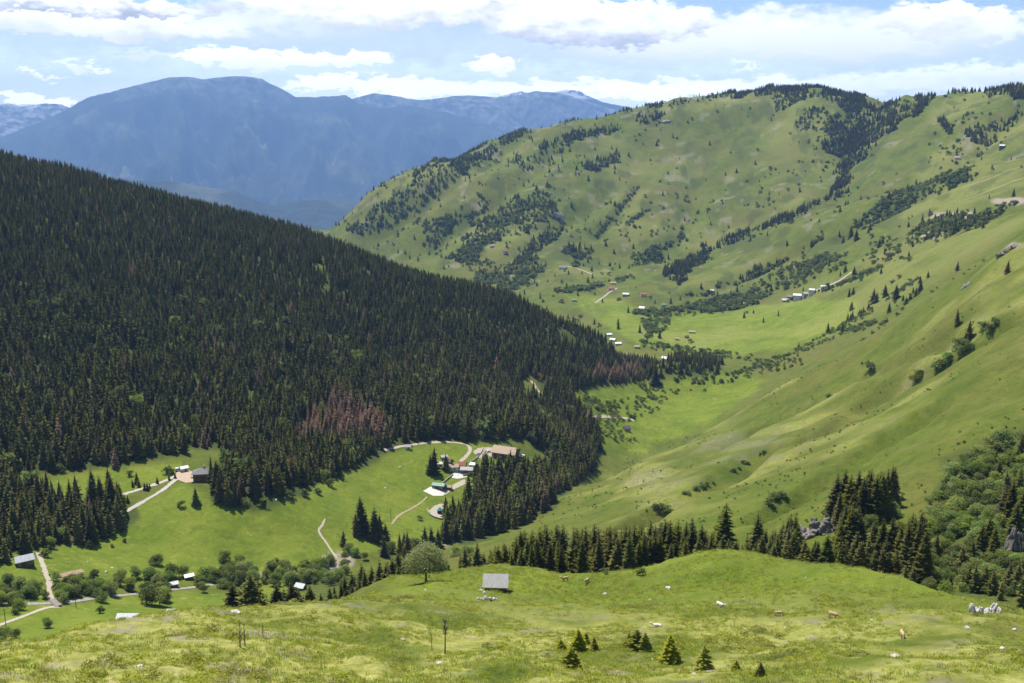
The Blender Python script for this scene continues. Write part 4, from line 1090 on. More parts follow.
# ------------------------------------------------------------------ buildings
def house(name, label, px, py, wpx, dep, wall_h, roof_h, rz, wall, roof, cat='house', group=None, hip=False, storeys=1, chimney=False, nwin=3, over=.5, detail=True, door=True, rmin=300, wall2=None, shed=False, at=None):
    p = at or ground(px, py, rmin)
    w = pxsize(p, wpx); d = w * dep if dep < 3 else dep
    rz = rz - math.atan2(p.x, p.y)
    c, s = math.cos(rz), math.sin(rz)
    cs = [(sx * w / 2, sy * d / 2) for sx in (-1, 1) for sy in (-1, 1)]
    zs = [float(zg(p.x + a * c - b * s, p.y + a * s + b * c)) for a, b in cs]
    z0 = max(sum(zs) / 4, max(zs) - .8); under = z0 - min(zs) + .4
    root = empty(name, (p.x, p.y, z0), rz); tag(root, label, cat, group)
    hw, hd, H = w / 2, d / 2, wall_h
    mb = MB()
    if hip or shed: mb.box(-hw, hw, -hd, hd, -under, H)
    else:
        v = [(-hw,-hd,-under),(hw,-hd,-under),(hw,hd,-under),(-hw,hd,-under),(-hw,-hd,H),(hw,-hd,H),(hw,hd,H),(-hw,hd,H),(-hw,0,H+roof_h*.97),(hw,0,H+roof_h*.97)]
        mb.add(v, [(0,3,2,1),(0,1,5,4),(2,3,7,6),(1,2,6,9,5),(3,0,4,8,7),(4,5,9,8),(6,7,8,9)])
    part('wall', mb.mesh('wall', wall), root)
    rb = MB(); ow, od, th = hw + over, hd + over, .22
    if hip:
        rl = max(hw - hd, .3) * .8
        e = [(-ow,-od,H),(ow,-od,H),(ow,od,H),(-ow,od,H)]; e2 = [(a, b, H - th) for a, b, _ in e]
        rb.add(e2 + e + [(-rl,0,H+roof_h),(rl,0,H+roof_h)], [(3,2,1,0),(0,1,5,4),(1,2,6,5),(2,3,7,6),(3,0,4,7),(4,5,9,8),(5,6,9),(6,7,8,9),(7,4,8)])
    elif shed:
        rb.add([(-ow,-od,H+.02),(ow,-od,H+.02),(ow,od,H+roof_h),(-ow,od,H+roof_h),(-ow,-od,H+.02+th),(ow,-od,H+.02+th),(ow,od,H+roof_h+th),(-ow,od,H+roof_h+th)],
               [(3,2,1,0),(4,5,6,7),(0,1,5,4),(1,2,6,5),(2,3,7,6),(3,0,4,7)])
    else:
        k = roof_h / hd; ze = H - over * k
        for sg in (-1, 1):
            a = [(-ow, sg * od, ze + .03), (ow, sg * od, ze + .03), (ow, 0, H + roof_h + .03), (-ow, 0, H + roof_h + .03)]
            b = [(q[0], q[1], q[2] + th) for q in a]
            rb.add(a + b, [(0,1,2,3)[::sg], (4,5,6,7)[::-sg], (0,1,5,4)[::-sg], (1,2,6,5)[::-sg], (2,3,7,6)[::-sg], (3,0,4,7)[::-sg]])
    ro = part('roof', rb.mesh('roof', roof), root)
    if shed:                                              # the wall under the higher eave
        sb = MB(); sb.add([(-hw,-hd+.02,H),(hw,-hd+.02,H),(hw,hd,H),(-hw,hd,H),(hw,hd,H+roof_h),(-hw,hd,H+roof_h)], [(0,1,4,5)[::-1],(1,2,4),(3,0,5),(2,3,5,4)])
        part('gable', sb.mesh('gable', wall), root)
    if chimney:
        cb = MB(); cb.box(hw*.25, hw*.25+.8, .3, 1.1, H + roof_h * .4, H + roof_h + 1.1); cb.box(hw*.25-.1, hw*.25+.9, .2, 1.2, H + roof_h + 1.1, H + roof_h + 1.25)
        part('chimney', cb.mesh('chimney', M['stone_wall']), ro)
    if not detail: return root, p, w, d
    if door:
        db = MB(); db.box(-.55, .55, -hd - .06, -hd + .02, 0, min(2.1, H - .2)); dm = part('door', db.mesh('door', M['brown_wood']), root, (w * .12, 0, 0))
        hb_ = MB(); hb_.box(.35, .47, -hd - .12, -hd - .05, .95, 1.05); part('handle', hb_.mesh('handle', M['dark_slate']), dm, None)
    sh = H / storeys
    fm = MB(); fm.box(-.62, .62, -.07, .02, -.1, 1.3); gm_ = MB(); gm_.box(-.5, -.04, -.1, -.06, 0, 1.2); gm_.box(.04, .5, -.1, -.06, 0, 1.2)
    fme, gme = fm.mesh('window', M['frame_white']), gm_.mesh('pane', M['dark_glass'])
    for st in range(storeys):
        zz = st * sh + max(.5, sh * .5 - .6)
        if zz + 1.35 > (st + 1) * sh: zz = max(.2, (st + 1) * sh - 1.45)
        for i in range(nwin):
            xx = (-.5 + (i + .5) / nwin) * w
            if st == 0 and door and abs(xx - w * .12) < 1.4: continue
            q = part('window', fme, root, (xx, -hd, zz)); part('pane', gme, q)
        for sx, rr in ((-1, -math.pi / 2), (1, math.pi / 2)):
            if d > 5:
                for yy in (-d * .2, d * .2):
                    q = part('window', fme, root, (sx * hw, yy, zz), (0, 0, rr)); part('pane', gme, q)
    return root, p, w, d

# the shed on the terrace: big grey roof towards the camera, dark plank front
house('shed', 'grey roofed wooden shed with dark front on the grassy terrace', 496, 590, 21, .8, 1.9, 1.9, R(-4), M['old_wood'], M['grey_shingle'], 'shed', nwin=0, over=.55, rmin=200)
house('barn', 'old barn with pale roof and reddish end beside the gravel track', 25, 566, 16, .55, 3.0, 1.9, R(8), M['old_wood'], M['tin'], 'barn', nwin=3)
_r, hp_, hw_, hd_ = house('chalet', 'brown chalet with dark hipped roof at the forest edge above the meadow', 202, 479, 15, .8, 4.8, 2.7, R(-10), M['brown_wood'], M['dark_slate'], 'house', hip=True, storeys=2, chimney=True, nwin=4, over=1.0)
bb = MB(); bb.box(-hw_*.5-1.2, hw_*.5+1.2, -hd_*.5-1.6, -hd_*.5-.02, 2.7, 2.9)
for i in range(9): bb.box(-hw_*.5-1.15+i*(hw_+2.2)/8, -hw_*.5-1.05+i*(hw_+2.2)/8, -hd_*.5-1.6, -hd_*.5-1.5, 2.9, 3.8)
bb.box(-hw_*.5-1.2, hw_*.5+1.2, -hd_*.5-1.6, -hd_*.5-1.5, 3.8, 3.92)
part('balcony', bb.mesh('balcony', M['old_wood']), _r)
house('hut', 'small white roofed hut beside the parking place of the chalet', 184, 471, 7, .7, 2.3, .9, R(20), M['plaster'], M['white_paint'], 'hut', nwin=1)
_r, hp_, hw_, hd_ = house('lodge', 'long stone lodge with wide weathered roof beside the gravel yard', 506, 460, 24, .62, 5.2, 3.4, R(-24), M['old_wood'], M['tan_roof'], 'lodge', storeys=2, nwin=6, chimney=True, over=1.2)
bb = MB(); bb.box(hw_*.5+.03, hw_*.5+5.5, -hd_*.35, hd_*.35, -2.5, 2.4, 0); bb.box(hw_*.5+.03, hw_*.5+5.8, -hd_*.38, hd_*.38, 2.4, 2.65, 1)
part('annex', bb.mesh('annex', M['stone_wall'], M['tin']), _r)
house('cabin', 'low cabin with pale tan roof next to the rust roofed cabin', 453, 470, 10, .7, 2.6, 1.5, R(10), M['plaster'], M['tan_roof'], 'cabin', nwin=2)
house('cabin', 'cabin with rust red roof between tan and grey roofed cabins', 462, 468, 8, .8, 2.9, 1.9, R(-16), M['brown_wood'], M['rust_roof'], 'cabin', nwin=2)
house('cabin', 'dark walled cabin with grey roof above the concrete yard', 467, 473, 12, .6, 2.8, 1.5, R(-12), M['old_wood'], M['grey_shingle'], 'cabin', nwin=3)
house('cabin', 'low cabin with green roof above the pale concrete yard', 439, 488, 12, .6, 2.5, 1.1, R(-20), M['old_wood'], M['green_roof'], 'cabin', hip=False, nwin=3)
house('hut', 'small grey hut beside the lodge road at the forest edge', 408, 449, 5, .8, 2.3, 1.3, 0, M['plaster'], M['grey_shingle'], 'hut', nwin=1)
house('hut', 'low dark hut beside the tall spruce near the cabins', 444, 459, 6, .8, 2.2, 1.0, R(15), M['old_wood'], M['grey_shingle'], 'hut', nwin=1)
house('hut', 'small pale hut just right of the tall spruce', 440, 466, 5, .8, 2.3, 1.0, 0, M['plaster'], M['tin'], 'hut', nwin=1)
house('cabin', 'tiny brown cabin tucked behind the tan roofed cabin', 448, 465, 6, .8, 2.2, 1.2, R(30), M['brown_wood'], M['dark_slate'], 'cabin', nwin=1)
house('cabin', 'small white roofed cabin between the lodge yard and grey roofed cabin', 474, 467, 7, .7, 2.3, 1.1, R(-30), M['plaster'], M['white_paint'], 'cabin', nwin=1)
house('hut', 'little brown hut at the lower corner of the concrete yard', 449, 489, 5, .8, 2.0, 1.0, R(-20), M['brown_wood'], M['tan_roof'], 'hut', nwin=1)
def stone_wall(label, line, h=1.1):
    w = densify(smooth_line([Vector((q.x, q.y, 0)) for q in (ground(a, b, 400) for a, b in line)], 2), 1.5)
    c = w[len(w) // 2]; zc = float(zg(c.x, c.y)); v, f = [], []
    for i, q in enumerate(w):
        d = (w[min(i + 1, len(w) - 1)] - w[max(i - 1, 0)]).normalized(); nr = Vector((-d.y, d.x, 0)) * .25; z = float(zg(q.x, q.y)) - zc
        hh = h * (1 + .15 * math.sin(i * 2.3))
        for s_, zz in ((1, -.4), (1, hh), (-1, hh), (-1, -.4)): v.append((q.x + nr.x * s_ - c.x, q.y + nr.y * s_ - c.y, z + zz))
        if i: f += [((i - 1) * 4 + k, (i - 1) * 4 + (k + 1) % 4, i * 4 + (k + 1) % 4, i * 4 + k) for k in range(4)]
    f += [(0, 1, 2, 3), tuple(range(len(v) - 4, len(v)))[::-1]]
    o = part('stone_wall', mesh_from('stone_wall', v, f, [M['stone_wall']]), None, (c.x, c.y, zc)); tag(o, label, 'wall', 'stone walls round the lodge')
stone_wall('low stone wall curving beside the lodge track', [(470,463),(477,459),(482,452),(483,448)])
stone_wall('low stone wall along the path up to the cabins', [(441,485),(447,480),(453,475)])
stone_wall('low stone wall round the gravel platform of the tent', [(427,509),(429,515),(437,519),(446,520),(451,515)])
stone_wall('stone retaining wall below the grey roofed cabin', [(463,476),(469,475),(475,471)], 1.4)
# a peaked teal marquee on the round gravel platform
p = ground(440, 513); root = empty('marquee', (p.x, p.y, p.z)); tag(root, 'teal peaked tent on the round gravel platform', 'tent')
for sx in (-1, 1):
    for sy in (-1, 1):
        b = MB(); b.tube([(sx*1.7, sy*1.7, -.3), (sx*1.7, sy*1.7, 2.4)], [.06, .06], 6); part('pole', b.mesh('pole', M['tin']), root)
b = MB(); b.add([(-2,-2,2.3),(2,-2,2.3),(2,2,2.3),(-2,2,2.3),(-.5,-.5,3.6),(.5,-.5,3.6),(.5,.5,3.6),(-.5,.5,3.6),(0,0,4.7)], [(0,1,5,4),(1,2,6,5),(2,3,7,6),(3,0,4,7),(4,5,8),(5,6,8),(6,7,8),(7,4,8)])
part('canopy', b.mesh('canopy', M['teal_canvas']), root)
b = MB(); b.box(-1.66, 1.66, 1.64, 1.68, 0, 2.28); b.box(-1.68, -1.64, -1.6, 1.6, 0, 2.28); b.box(1.64, 1.68, -1.6, 1.6, 0, 2.28)
part('side_panel', b.mesh('side_panel', M['teal_canvas']), root)
# tin roofs by the stream
house('barn', 'barn with broad bright tin roof just over the brow of the slope', 129, 621, 20, .62, 1.6, 1.7, R(-22), M['old_wood'], M['tin'], 'barn', nwin=0, rmin=330)
house('shed', 'wooden shed with bright tin roof beside pale bushes', 174, 617, 11, .8, 2.4, 1.2, R(-18), M['old_wood'], M['tin'], 'shed', nwin=0, rmin=330)
house('shed', 'small tin roofed shed on the meadow behind the larger one', 174, 587, 7, .8, 2.1, .8, R(10), M['old_wood'], M['tin'], 'shed', nwin=0, rmin=330)
house('shed', 'tin roofed shed half hidden by the stream trees', 189, 579, 8, .8, 2.0, .8, R(12), M['old_wood'], M['white_paint'], 'shed', nwin=0, rmin=330)
house('shed', 'blue grey roofed shed behind the bank spruces', 301, 590, 9, .8, 2.2, 1.3, R(-35), M['old_wood'], M['tin'], 'shed', nwin=0, rmin=330)
# far villages
FV = [(627,431,9,.6,3.2,2.4,10,'stone_wall','dark_slate','grey stone house with dark roof alone on the valley meadow',800),
 (533,397,5,.8,2.5,1.6,0,'plaster','tin','pale roofed hut by the road in the forest gap',800),
 (609,336,8,.6,3,1.8,10,'plaster','white_paint','uppermost white roofed house at the tip of the forest',1000), (613,341,8,.7,3,1.8,-12,'plaster','tin','middle pale roofed house at the tip of the forest',1000), (618,345,9,.6,3,1.8,5,'plaster','white_paint','lowest white roofed house at the tip of the forest',1000),
 (665,360,9,.7,3.4,2.4,-15,'plaster','tin','pale green grey house between two dark groves',1000),
 (637,348,7,.7,3,1.6,0,'plaster','tan_roof','tan roofed house left of the dark groves',1100),
 (563,269,11,.6,4.5,3,-6,'plaster','dark_slate','white farmhouse with dark roof by the slanting track',1500),
 (611,290,9,.7,4.2,3,5,'plaster','red_tile','red roofed house at the foot of the green mountain beside a round bush',1500),
 (626,296,9,.6,3.5,2.2,-5,'stone_wall','tin','grey roofed house between the two red roofed ones',1500),
 (643,296,9,.7,4,2.8,8,'plaster','red_tile','red roofed house under a bare patch of earth',1500),
 (642,310,8,.7,4.5,2.8,-8,'plaster','white_paint','tall white house at the hedge on the valley floor',1500), (637,313,7,.6,3,1.6,0,'stone_wall','tan_roof','low hut beside the tall white house',1500),
 (613,284,7,.7,3.2,2,0,'plaster','tan_roof','tan roofed hut above the red roofed house',1500), (574,301,6,.7,3,1.8,0,'plaster','green_roof','small green roofed house at the forest skyline',1500),
 (664,306,6,.7,3,1.8,0,'plaster','green_roof','green grey hut on the hedge near the tall white house',1500),
 (692,333,9,.5,2.6,1.2,0,'plaster','tan_roof','long low shed out on the flat valley meadow',1400), (677,340,6,.6,3,1.6,0,'plaster','tan_roof','tan hut near the wood on the valley meadow',1300), (687,338,5,.7,3,1.8,15,'brick','rust_roof','brown hut on the flat valley meadow',1300),
 (712,292,5,.8,3,1.8,0,'stone_wall','tin','lone hut in the scrub above the valley floor',1500),
 (785,302,10,.6,3.6,2.4,6,'stone_wall','tin','lowest grey roofed house of the hillside hamlet',1500), (790,299,8,.7,3.4,2.2,-10,'old_wood','dark_slate','dark roofed house of the hillside hamlet',1500),
 (797,300,11,.6,4.2,2.6,0,'plaster','white_paint','bright white roofed house in the middle of the hamlet',1500), (805,297,7,.7,3.2,2.0,12,'stone_wall','grey_shingle','grey house touching the hamlet\'s white roof',1500),
 (812,294,8,.7,3.2,2.0,-6,'plaster','tin','pale house at the upper end of the hamlet',1500), (823,290,7,.7,3.2,2.2,4,'plaster','white_paint','white hut beside the track above the hamlet',1500), (745,305,5,.8,3,1.8,0,'plaster','tan_roof','lone tan hut in the hedge below the hamlet',1500),
 (957,159,8,.6,3.6,2.4,5,'plaster','tan_roof','pale barn alone high on the green mountain shoulder',1600), (1002,149,7,.6,3.2,2.2,-5,'old_wood','tin','small hut at the skyline above the pale barn',1600),
 (492,247,6,.6,3.6,2.0,0,'plaster','tan_roof','pale hut among scrub on the lower green mountain',1800), (505,253,7,.6,3.6,2.0,8,'plaster','rust_roof','hut with rusty roof among scrub on the lower green mountain',1800)]
for (a, b, w, dp, wh, rh, rz, wm, rm, lab, rmn) in FV:
    house('far_house', lab, a, b, w * .68, dp, wh * .9, rh, R(rz * 2.5), M[wm], M[rm], 'house', 'houses far down the valley', nwin=2, rmin=rmn, over=.5, door=False)

# plank bridge over the stream
p0, p1 = ground(51.5, 600), ground(59, 607)
d = Vector((p1.x - p0.x, p1.y - p0.y, 0)); L_ = d.length; c = (p0 + p1) / 2
root = empty('bridge', (c.x, c.y, float(zg(c.x, c.y)) + .5), math.atan2(d.y, d.x)); tag(root, 'plank bridge carrying the gravel track over the stream', 'bridge')
b = MB()
for i in range(int(L_ / .45)): b.box(-L_/2 + i*.45, -L_/2 + i*.45 + .4, -1.7, 1.7, 0, .12)
part('deck', b.mesh('deck', M['pale_bark']), root)
for sy in (-1, 1):
    b = MB(); b.box(-L_/2, L_/2, sy*1.6-.05, sy*1.6+.05, .9, 1.0)
    for i in range(5): b.box(-L_/2 + i*L_/4.2, -L_/2 + i*L_/4.2 + .1, sy*1.6-.05, sy*1.6+.05, .125, .9)
    part('railing', b.mesh('railing', M['old_wood']), root)

# cars and a van near the chalet and lodge
def car(name, label, px, py, rz, paint, rmin=400, van=False):
    p = ground(px, py, rmin); root = empty(name, (p.x, p.y, p.z + .15), rz); tag(root, label, 'van' if van else 'car', 'parked vehicles')
    h = 1.9 if van else 1.0
    b = MB(); prof = [(-2.2,.35),(2.2,.35),(2.25,.75),(2.1,1.0),(1.3 if not van else 1.7,1.05 if not van else 1.2),(.8 if not van else 1.2,1.5 if not van else 2.0),(-1.3 if not van else -2.1,1.52 if not van else 2.05),(-2.1 if not van else -2.2,1.05 if not van else 1.9),(-2.25,.8)]
    n = len(prof); v = [(x, -.85, z) for x, z in prof] + [(x, .85, z) for x, z in prof]
    b.add(v, [tuple(range(n)), tuple(range(n, 2*n))[::-1]] + [(i, n+i, n+(i+1) % n, (i+1) % n) for i in range(n)])
    part('body', b.mesh('body', paint), root)
    g = MB(); zt = 1.48 if not van else 1.95
    g.box(-1.3, .85, -.87, -.855, 1.1, zt - .08); g.box(-1.3, .85, .855, .87, 1.1, zt - .08)
    part('window', g.mesh('window', M['dark_glass']), root)
    w = MB(); w.tube([(0,-.12,0),(0,.12,0)], [.34,.34], 12); wm = w.mesh('wheel', M['rubber'])
    for x in (-1.35, 1.4):
        for y in (-.8, .8): part('wheel', wm, root, (x, y, .25))
car('parked_van', 'white van parked at the end of the upper chalet track', 179, 471, R(15), M['van_paint'], van=True)
car('parked_car', 'pale car parked on the lodge yard nearest the lodge wall', 489, 452, R(30), M['tin'])
car('parked_car', 'dark car parked on the lodge yard beside the turning track', 478, 455, R(70), M['dark_slate'])
car('parked_car', 'dark red car parked beside the low dark hut', 451, 461, R(10), M['rust_roof'])

# ------------------------------------------------------------------ poles
pm = MB(); pm.tube([(0,0,-.6),(0,0,8.2)], [.16,.11], 7); pme = pm.mesh('pole', M['old_wood'])
am = MB(); am.box(-1.0, 1.0, -.07, .07, 7.5, 7.64); ame = am.mesh('crossarm', M['old_wood'])
im = MB(); im.tube([(0,0,7.64),(0,0,7.9)], [.06,.05], 6); ime = im.mesh('insulator', M['white_paint'])
for q, b, lab in [(95,592,'wooden power pole among the stream bushes by the soil plot'), (6,627,'wooden power pole beside the field track near the bridge'), (236,598,'wooden power pole on the meadow behind the bank spruces'), (327,566,'wooden power pole in the meadow beyond the stream trees'), (76,607,'wooden power pole on the grass by the stream bridge'), (391,520,'wooden power pole by the meadow track below the cabins'), (597,420,'wooden power pole at the valley road')]:
    p = ground(q, b, 380); root = empty('power_pole', tuple(p), R(20)); tag(root, lab, 'pole', 'power poles across the valley')
    part('shaft', pme, root); a = part('crossarm', ame, root)
    for x in (-.85, 0, .85): part('insulator', ime, a, (x, 0, 0))

# ------------------------------------------------------------------ the round leafy tree, bare saplings, young spruces
p = ground(426, 582, 180); H = pxsize(p, 43)
lb = [((0,0,.62),(.34,.34,.3)),((.24,.05,.5),(.27,.28,.26)),((-.25,.02,.5),(.28,.28,.26)),((.02,-.24,.5),(.28,.26,.25)),((.05,.24,.55),(.28,.26,.28)),((-.16,-.14,.7),(.24,.24,.22)),((.17,-.1,.72),(.23,.23,.22)),((0,.08,.8),(.22,.22,.18)),((-.33,-.05,.36),(.18,.18,.13)),((.34,-.02,.37),(.17,.18,.13))]
lb = [(tuple(c * H for c in a), tuple(c * H for c in b)) for a, b in lb]
root = empty('broadleaf_tree', (p.x, p.y, p.z)); tag(root, 'round crowned grey green leafy tree alone at the edge of the grassy terrace', 'tree')
part('trunk', limbs_mesh('willow_trunk', lb, H * .3, .26, M['bark'], 3), root)
part('crown', leafy_crown('willow_crown', lb, 7500, .24, 900, M['willow'], .18), root)
def bare(name, label, px, b, hpx, r, seed, twigs, rmin=80, top=.5):
    p = ground(px, b, rmin); h = pxsize(p, hpx); rn = random.Random(seed); root = empty(name, tuple(p), rn.uniform(0, 6)); tag(root, label, 'dead tree', 'bare saplings on the near slope')
    lean = rn.uniform(-.06, .06)
    mb = MB(); mb.tube([(lean*h*s, lean*h*.5*s*s, h*s - (.3 if s == 0 else 0)) for s in (0,.25,.5,.75,1)], [r, r*.85, r*.7, r*.45, r*.15], 6); part('trunk', mb.mesh('trunk', M['dead_wood'], smooth=True), root)
    mb = MB()
    for i in range(twigs):
        s = rn.uniform(top, .98); a = rn.uniform(0, 6.28); L = h * rn.uniform(.1, .28) * (1.15 - s + .25); o = Vector((lean*h*s, lean*h*.5*s*s, h*s))
        e = o + Vector((math.cos(a) * L * .6, math.sin(a) * L * .6, L * .8)); m_ = o.lerp(e, .5) + Vector((0, 0, -.06 * L))
        mb.tube([o, m_, e], [r*.42, r*.32, r*.16], 4)
        for j in range(2):
            e2 = m_ + Vector((rn.uniform(-.5,.5), rn.uniform(-.5,.5), rn.uniform(.2,.6))) * L * .6; mb.tube([m_, e2], [r*.25, r*.12], 3)
    part('branch', mb.mesh('branch', M['dead_wood']), root)
bare('dead_tree', 'thick bare dead stem with twiggy top in the heath patch', 445, 654, 36, .12, 1, 40, top=.55)
bare('dead_tree', 'taller of the forked bare sapling pair on the straw coloured slope', 240, 647, 30, .09, 2, 16, top=.3)
bare('dead_tree', 'shorter of the forked bare sapling pair on the straw coloured slope', 245, 646, 24, .09, 3, 14, top=.35)
bare('dead_tree', 'small bare sapling standing near the forked pair', 263, 636, 15, .07, 4, 10, top=.3)
bare('dead_tree', 'thin bare sapling beside the thick dead stem', 432, 650, 20, .06, 5, 12, top=.3)
NL = ['young spruce leaning over the little hollow below the terrace', 'young spruce lowest of the trio in the hollow', 'middle shoot of the bushy young spruce thicket', 'left shoot of the bushy young spruce thicket', 'right shoot of the bushy young spruce thicket', 'pointed young spruce next to the thicket', 'yellow young spruce between the pointed one and the tiny ones', 'tiny young spruce, first past the yellow one', 'tiny young spruce, second past the yellow one', 'tiny young spruce beside the hollow', 'short young spruce at the upper side of the thicket', 'young spruce uppermost of the trio in the hollow']
for (q, b, hp, k), lab in zip(NEARSP, NL):
    p = ground(q, b, 90); s = pxsize(p, hp) / 4.0; cm, tm = YOUNG[k]
    copy_thing('young_spruce', (tm, cm), p.x, p.y, p.z - .05, q, (s * 1.7, s * 1.7, s), lab, 'tree', 'young spruces on the near slope')

# ------------------------------------------------------------------ rocks
def rock_mesh(name, seed, mat, sx=1, sy=1, sz=.7, jag=.35, sub=3):
    bm = bmesh.new(); bmesh.ops.create_icosphere(bm, subdivisions=sub, radius=1)
    rn = random.Random(seed); pl_ = [(Vector((rn.gauss(0,1), rn.gauss(0,1), rn.gauss(0,1))).normalized(), rn.uniform(.55, .9)) for _ in range(9)]
    for v in bm.verts:
        for n_, d_ in pl_:
            k = v.co.dot(n_) - d_
            if k > 0: v.co -= n_ * k * .9
        q = v.co.copy(); nz = float(fbm(np.float64(q.x * 1.7 + seed), np.float64(q.y * 1.7 + q.z * 2.1), seed, 3)); v.co *= 1 + jag * nz
        v.co = Vector((v.co.x * sx, v.co.y * sy, v.co.z * sz))
    me = bpy.data.meshes.new(name); bm.to_mesh(me); bm.free(); me.materials.append(mat); return me
RK = [rock_mesh('boulder', 30 + i, M['limestone'], 1, .8, .6) for i in range(4)]
ROCKS = [(605,594,6,'pale boulder on the terrace below the two tan cows'),(668,588,7,'broad flat boulder on the terrace under the grassy hump'),(650,600,4,'small flat stone in the terrace grass, below the broad boulder'),(652,660,5,'white stone just under the young spruce thicket'),(694,674,6,'white stone at the foot of the yellow young spruce'),(235,612,11,'long pale slab on the brow of the straw coloured slope'),(402,640,7,'pale stone in the heath, uphill of the dead stem'),(392,652,4,'small white stone in the heath'),(440,663,9,'grey stone heap at the foot of the dead stem'),(897,657,12,'grey humped boulder on the grass below the reddish cow'),(967,628,8,'flat grey boulder in the grass below the jagged white rock'),(1015,630,6,'pale boulder at the picture edge below the white rock'),(1003,649,8,'pale broken stones in the grass'),(1019,652,6,'pale stone next to the broken stones'),(872,620,4,'small white stone near the brown cow'),(763,596,3,'tiny white stone on the upper terrace'),(425,590,4,'white marker stone beside the shade of the round tree'),(478,627,4,'upright white stone below the shed'),(785,628,3,'tiny pale stone below the tan cows'),(806,578,3,'tiny pale stone at the top of the hump'),(105,660,9,'lilac grey stone in the straw coloured slope'),(140,666,7,'low grey stone in the straw coloured slope'),(285,498,4,'boulder at the foot of the forest by the meadow'),(276,500,3,'small boulder at the foot of the forest by the meadow'),(385,488,3,'boulder in the meadow below the forest'),(400,467,3,'boulder in the upper meadow'),(88,562,4,'pale stone in the meadow above the soil plot'),(106,572,4,'white stone beside the soil plot'),(98,574,6,'flat white slab beside the soil plot'),(112,568,3,'last of the stones past the soil plot')]
for i, (q, b, wp, lab) in enumerate(ROCKS):
    p = ground(q, b, 85); s = pxsize(p, wp) / 2
    o = part('boulder', RK[i % 4], None, (p.x, p.y, p.z - s * .05), (0, 0, i * 1.3)); o.scale = (s, s, s * (1.1 if wp < 9 else .7)); tag(o, lab, 'rock', 'boulders on the grass')
for i, (dx, sc) in enumerate([(-7,3.4),(-3,4.4),(1,5.2),(5,4.6),(9,3.6),(12,3)]):
    p = ground(485 + dx, 599 + (i % 2), 180); s = pxsize(p, sc) / 2
    o = part('boulder', RK[i % 4], None, (p.x, p.y, p.z + s * .3), (.2 * i, .3, i * 2.1)); o.scale = (s * 1.1, s * 1.1, s * 1.9); tag(o, 'white block in the stone heap just below the shed', 'rock', 'stone heap below the shed')
for i, (a, b) in enumerate([(481,591),(484,593)]):
    p = ground(a, b, 180); s = pxsize(p, 5) / 2
    o = part('boulder', RK[i + 1], None, (p.x, p.y, p.z + s * .2), (0, .2, i)); o.scale = (s, s, s); tag(o, ('bigger' if i else 'smaller') + ' white stone at the left corner of the shed', 'rock', 'stones at the shed corner')
# jagged white outcrop: a row of blades on one base
p = ground(985, 613, 150); W_ = pxsize(p, 31); root = empty('rock_outcrop', tuple(p), .1); tag(root, 'jagged white rock blades standing out of the grass by the gully', 'rock')
for i, (x, h, w) in enumerate([(-.44,.58,.13),(-.3,.42,.16),(-.14,.36,.17),(.02,.3,.16),(.17,.26,.16),(.33,.46,.13),(.42,.34,.11)]):
    part('blade', rock_mesh('blade', 60 + i, M['limestone'], W_*w*1.0, W_*.13, W_*h*.62, .45), root, (x*W_, (i % 3 - 1)*W_*.05, W_*h*.04), (.1*(i % 3-1), .12*(i % 2)-.06, .3*i))
# cliffs standing out of the slopes
def cliff(label, px, py, wpx, hpx, mat, seed, rmin, n=7):
    p = ground(px, py, rmin); w, h = pxsize(p, wpx), pxsize(p, hpx); rn = random.Random(seed); root = empty('cliff', tuple(p), -math.atan2(p.x, p.y)); tag(root, label, 'cliff')
    for i in range(n):
        x = (-.5 + (i + .5) / n) * w * .85; hh = h * rn.uniform(.55, 1.0) * (1 - .5 * abs(x / w)); y = rn.uniform(-.1, .1) * w
        zz = float(zg(*( (p.x + x * math.cos(math.atan2(p.x, p.y)), p.y - x * math.sin(math.atan2(p.x, p.y))) ))) - p.z
        part('crag', rock_mesh('crag', seed * 20 + i, mat, w / n * 1.15, w * .2, hh * .5, .5, 4), root, (x, y + w * .06, zz + hh * .1), (rn.uniform(-.15,.15), rn.uniform(-.2,.2), rn.uniform(-.5,.5)))
cliff('grey cliff among spruces under the big grassy slope', 821, 533, 46, 30, M['grey_rock'], 3, 300)
cliff('brown grey cliff in the bushy gully at the edge of the view', 1018, 550, 26, 40, M['grey_rock'], 5, 270)
cliff('pale cliff face on the lower flank of the green mountain', 559, 219, 10, 14, M['pale_rock'], 7, 1800, 5)
cliff('small reddish crag on the crest of the big grassy slope', 966, 287, 8, 8, M['pale_rock'], 9, 600, 4)
cliff('dark crag at the top of the big grassy slope', 1008, 252, 20, 8, M['grey_rock'], 11, 600, 5)
cliff('small pale crag below the forested summit', 666, 122, 8, 5, M['pale_rock'], 13, 2500, 4)

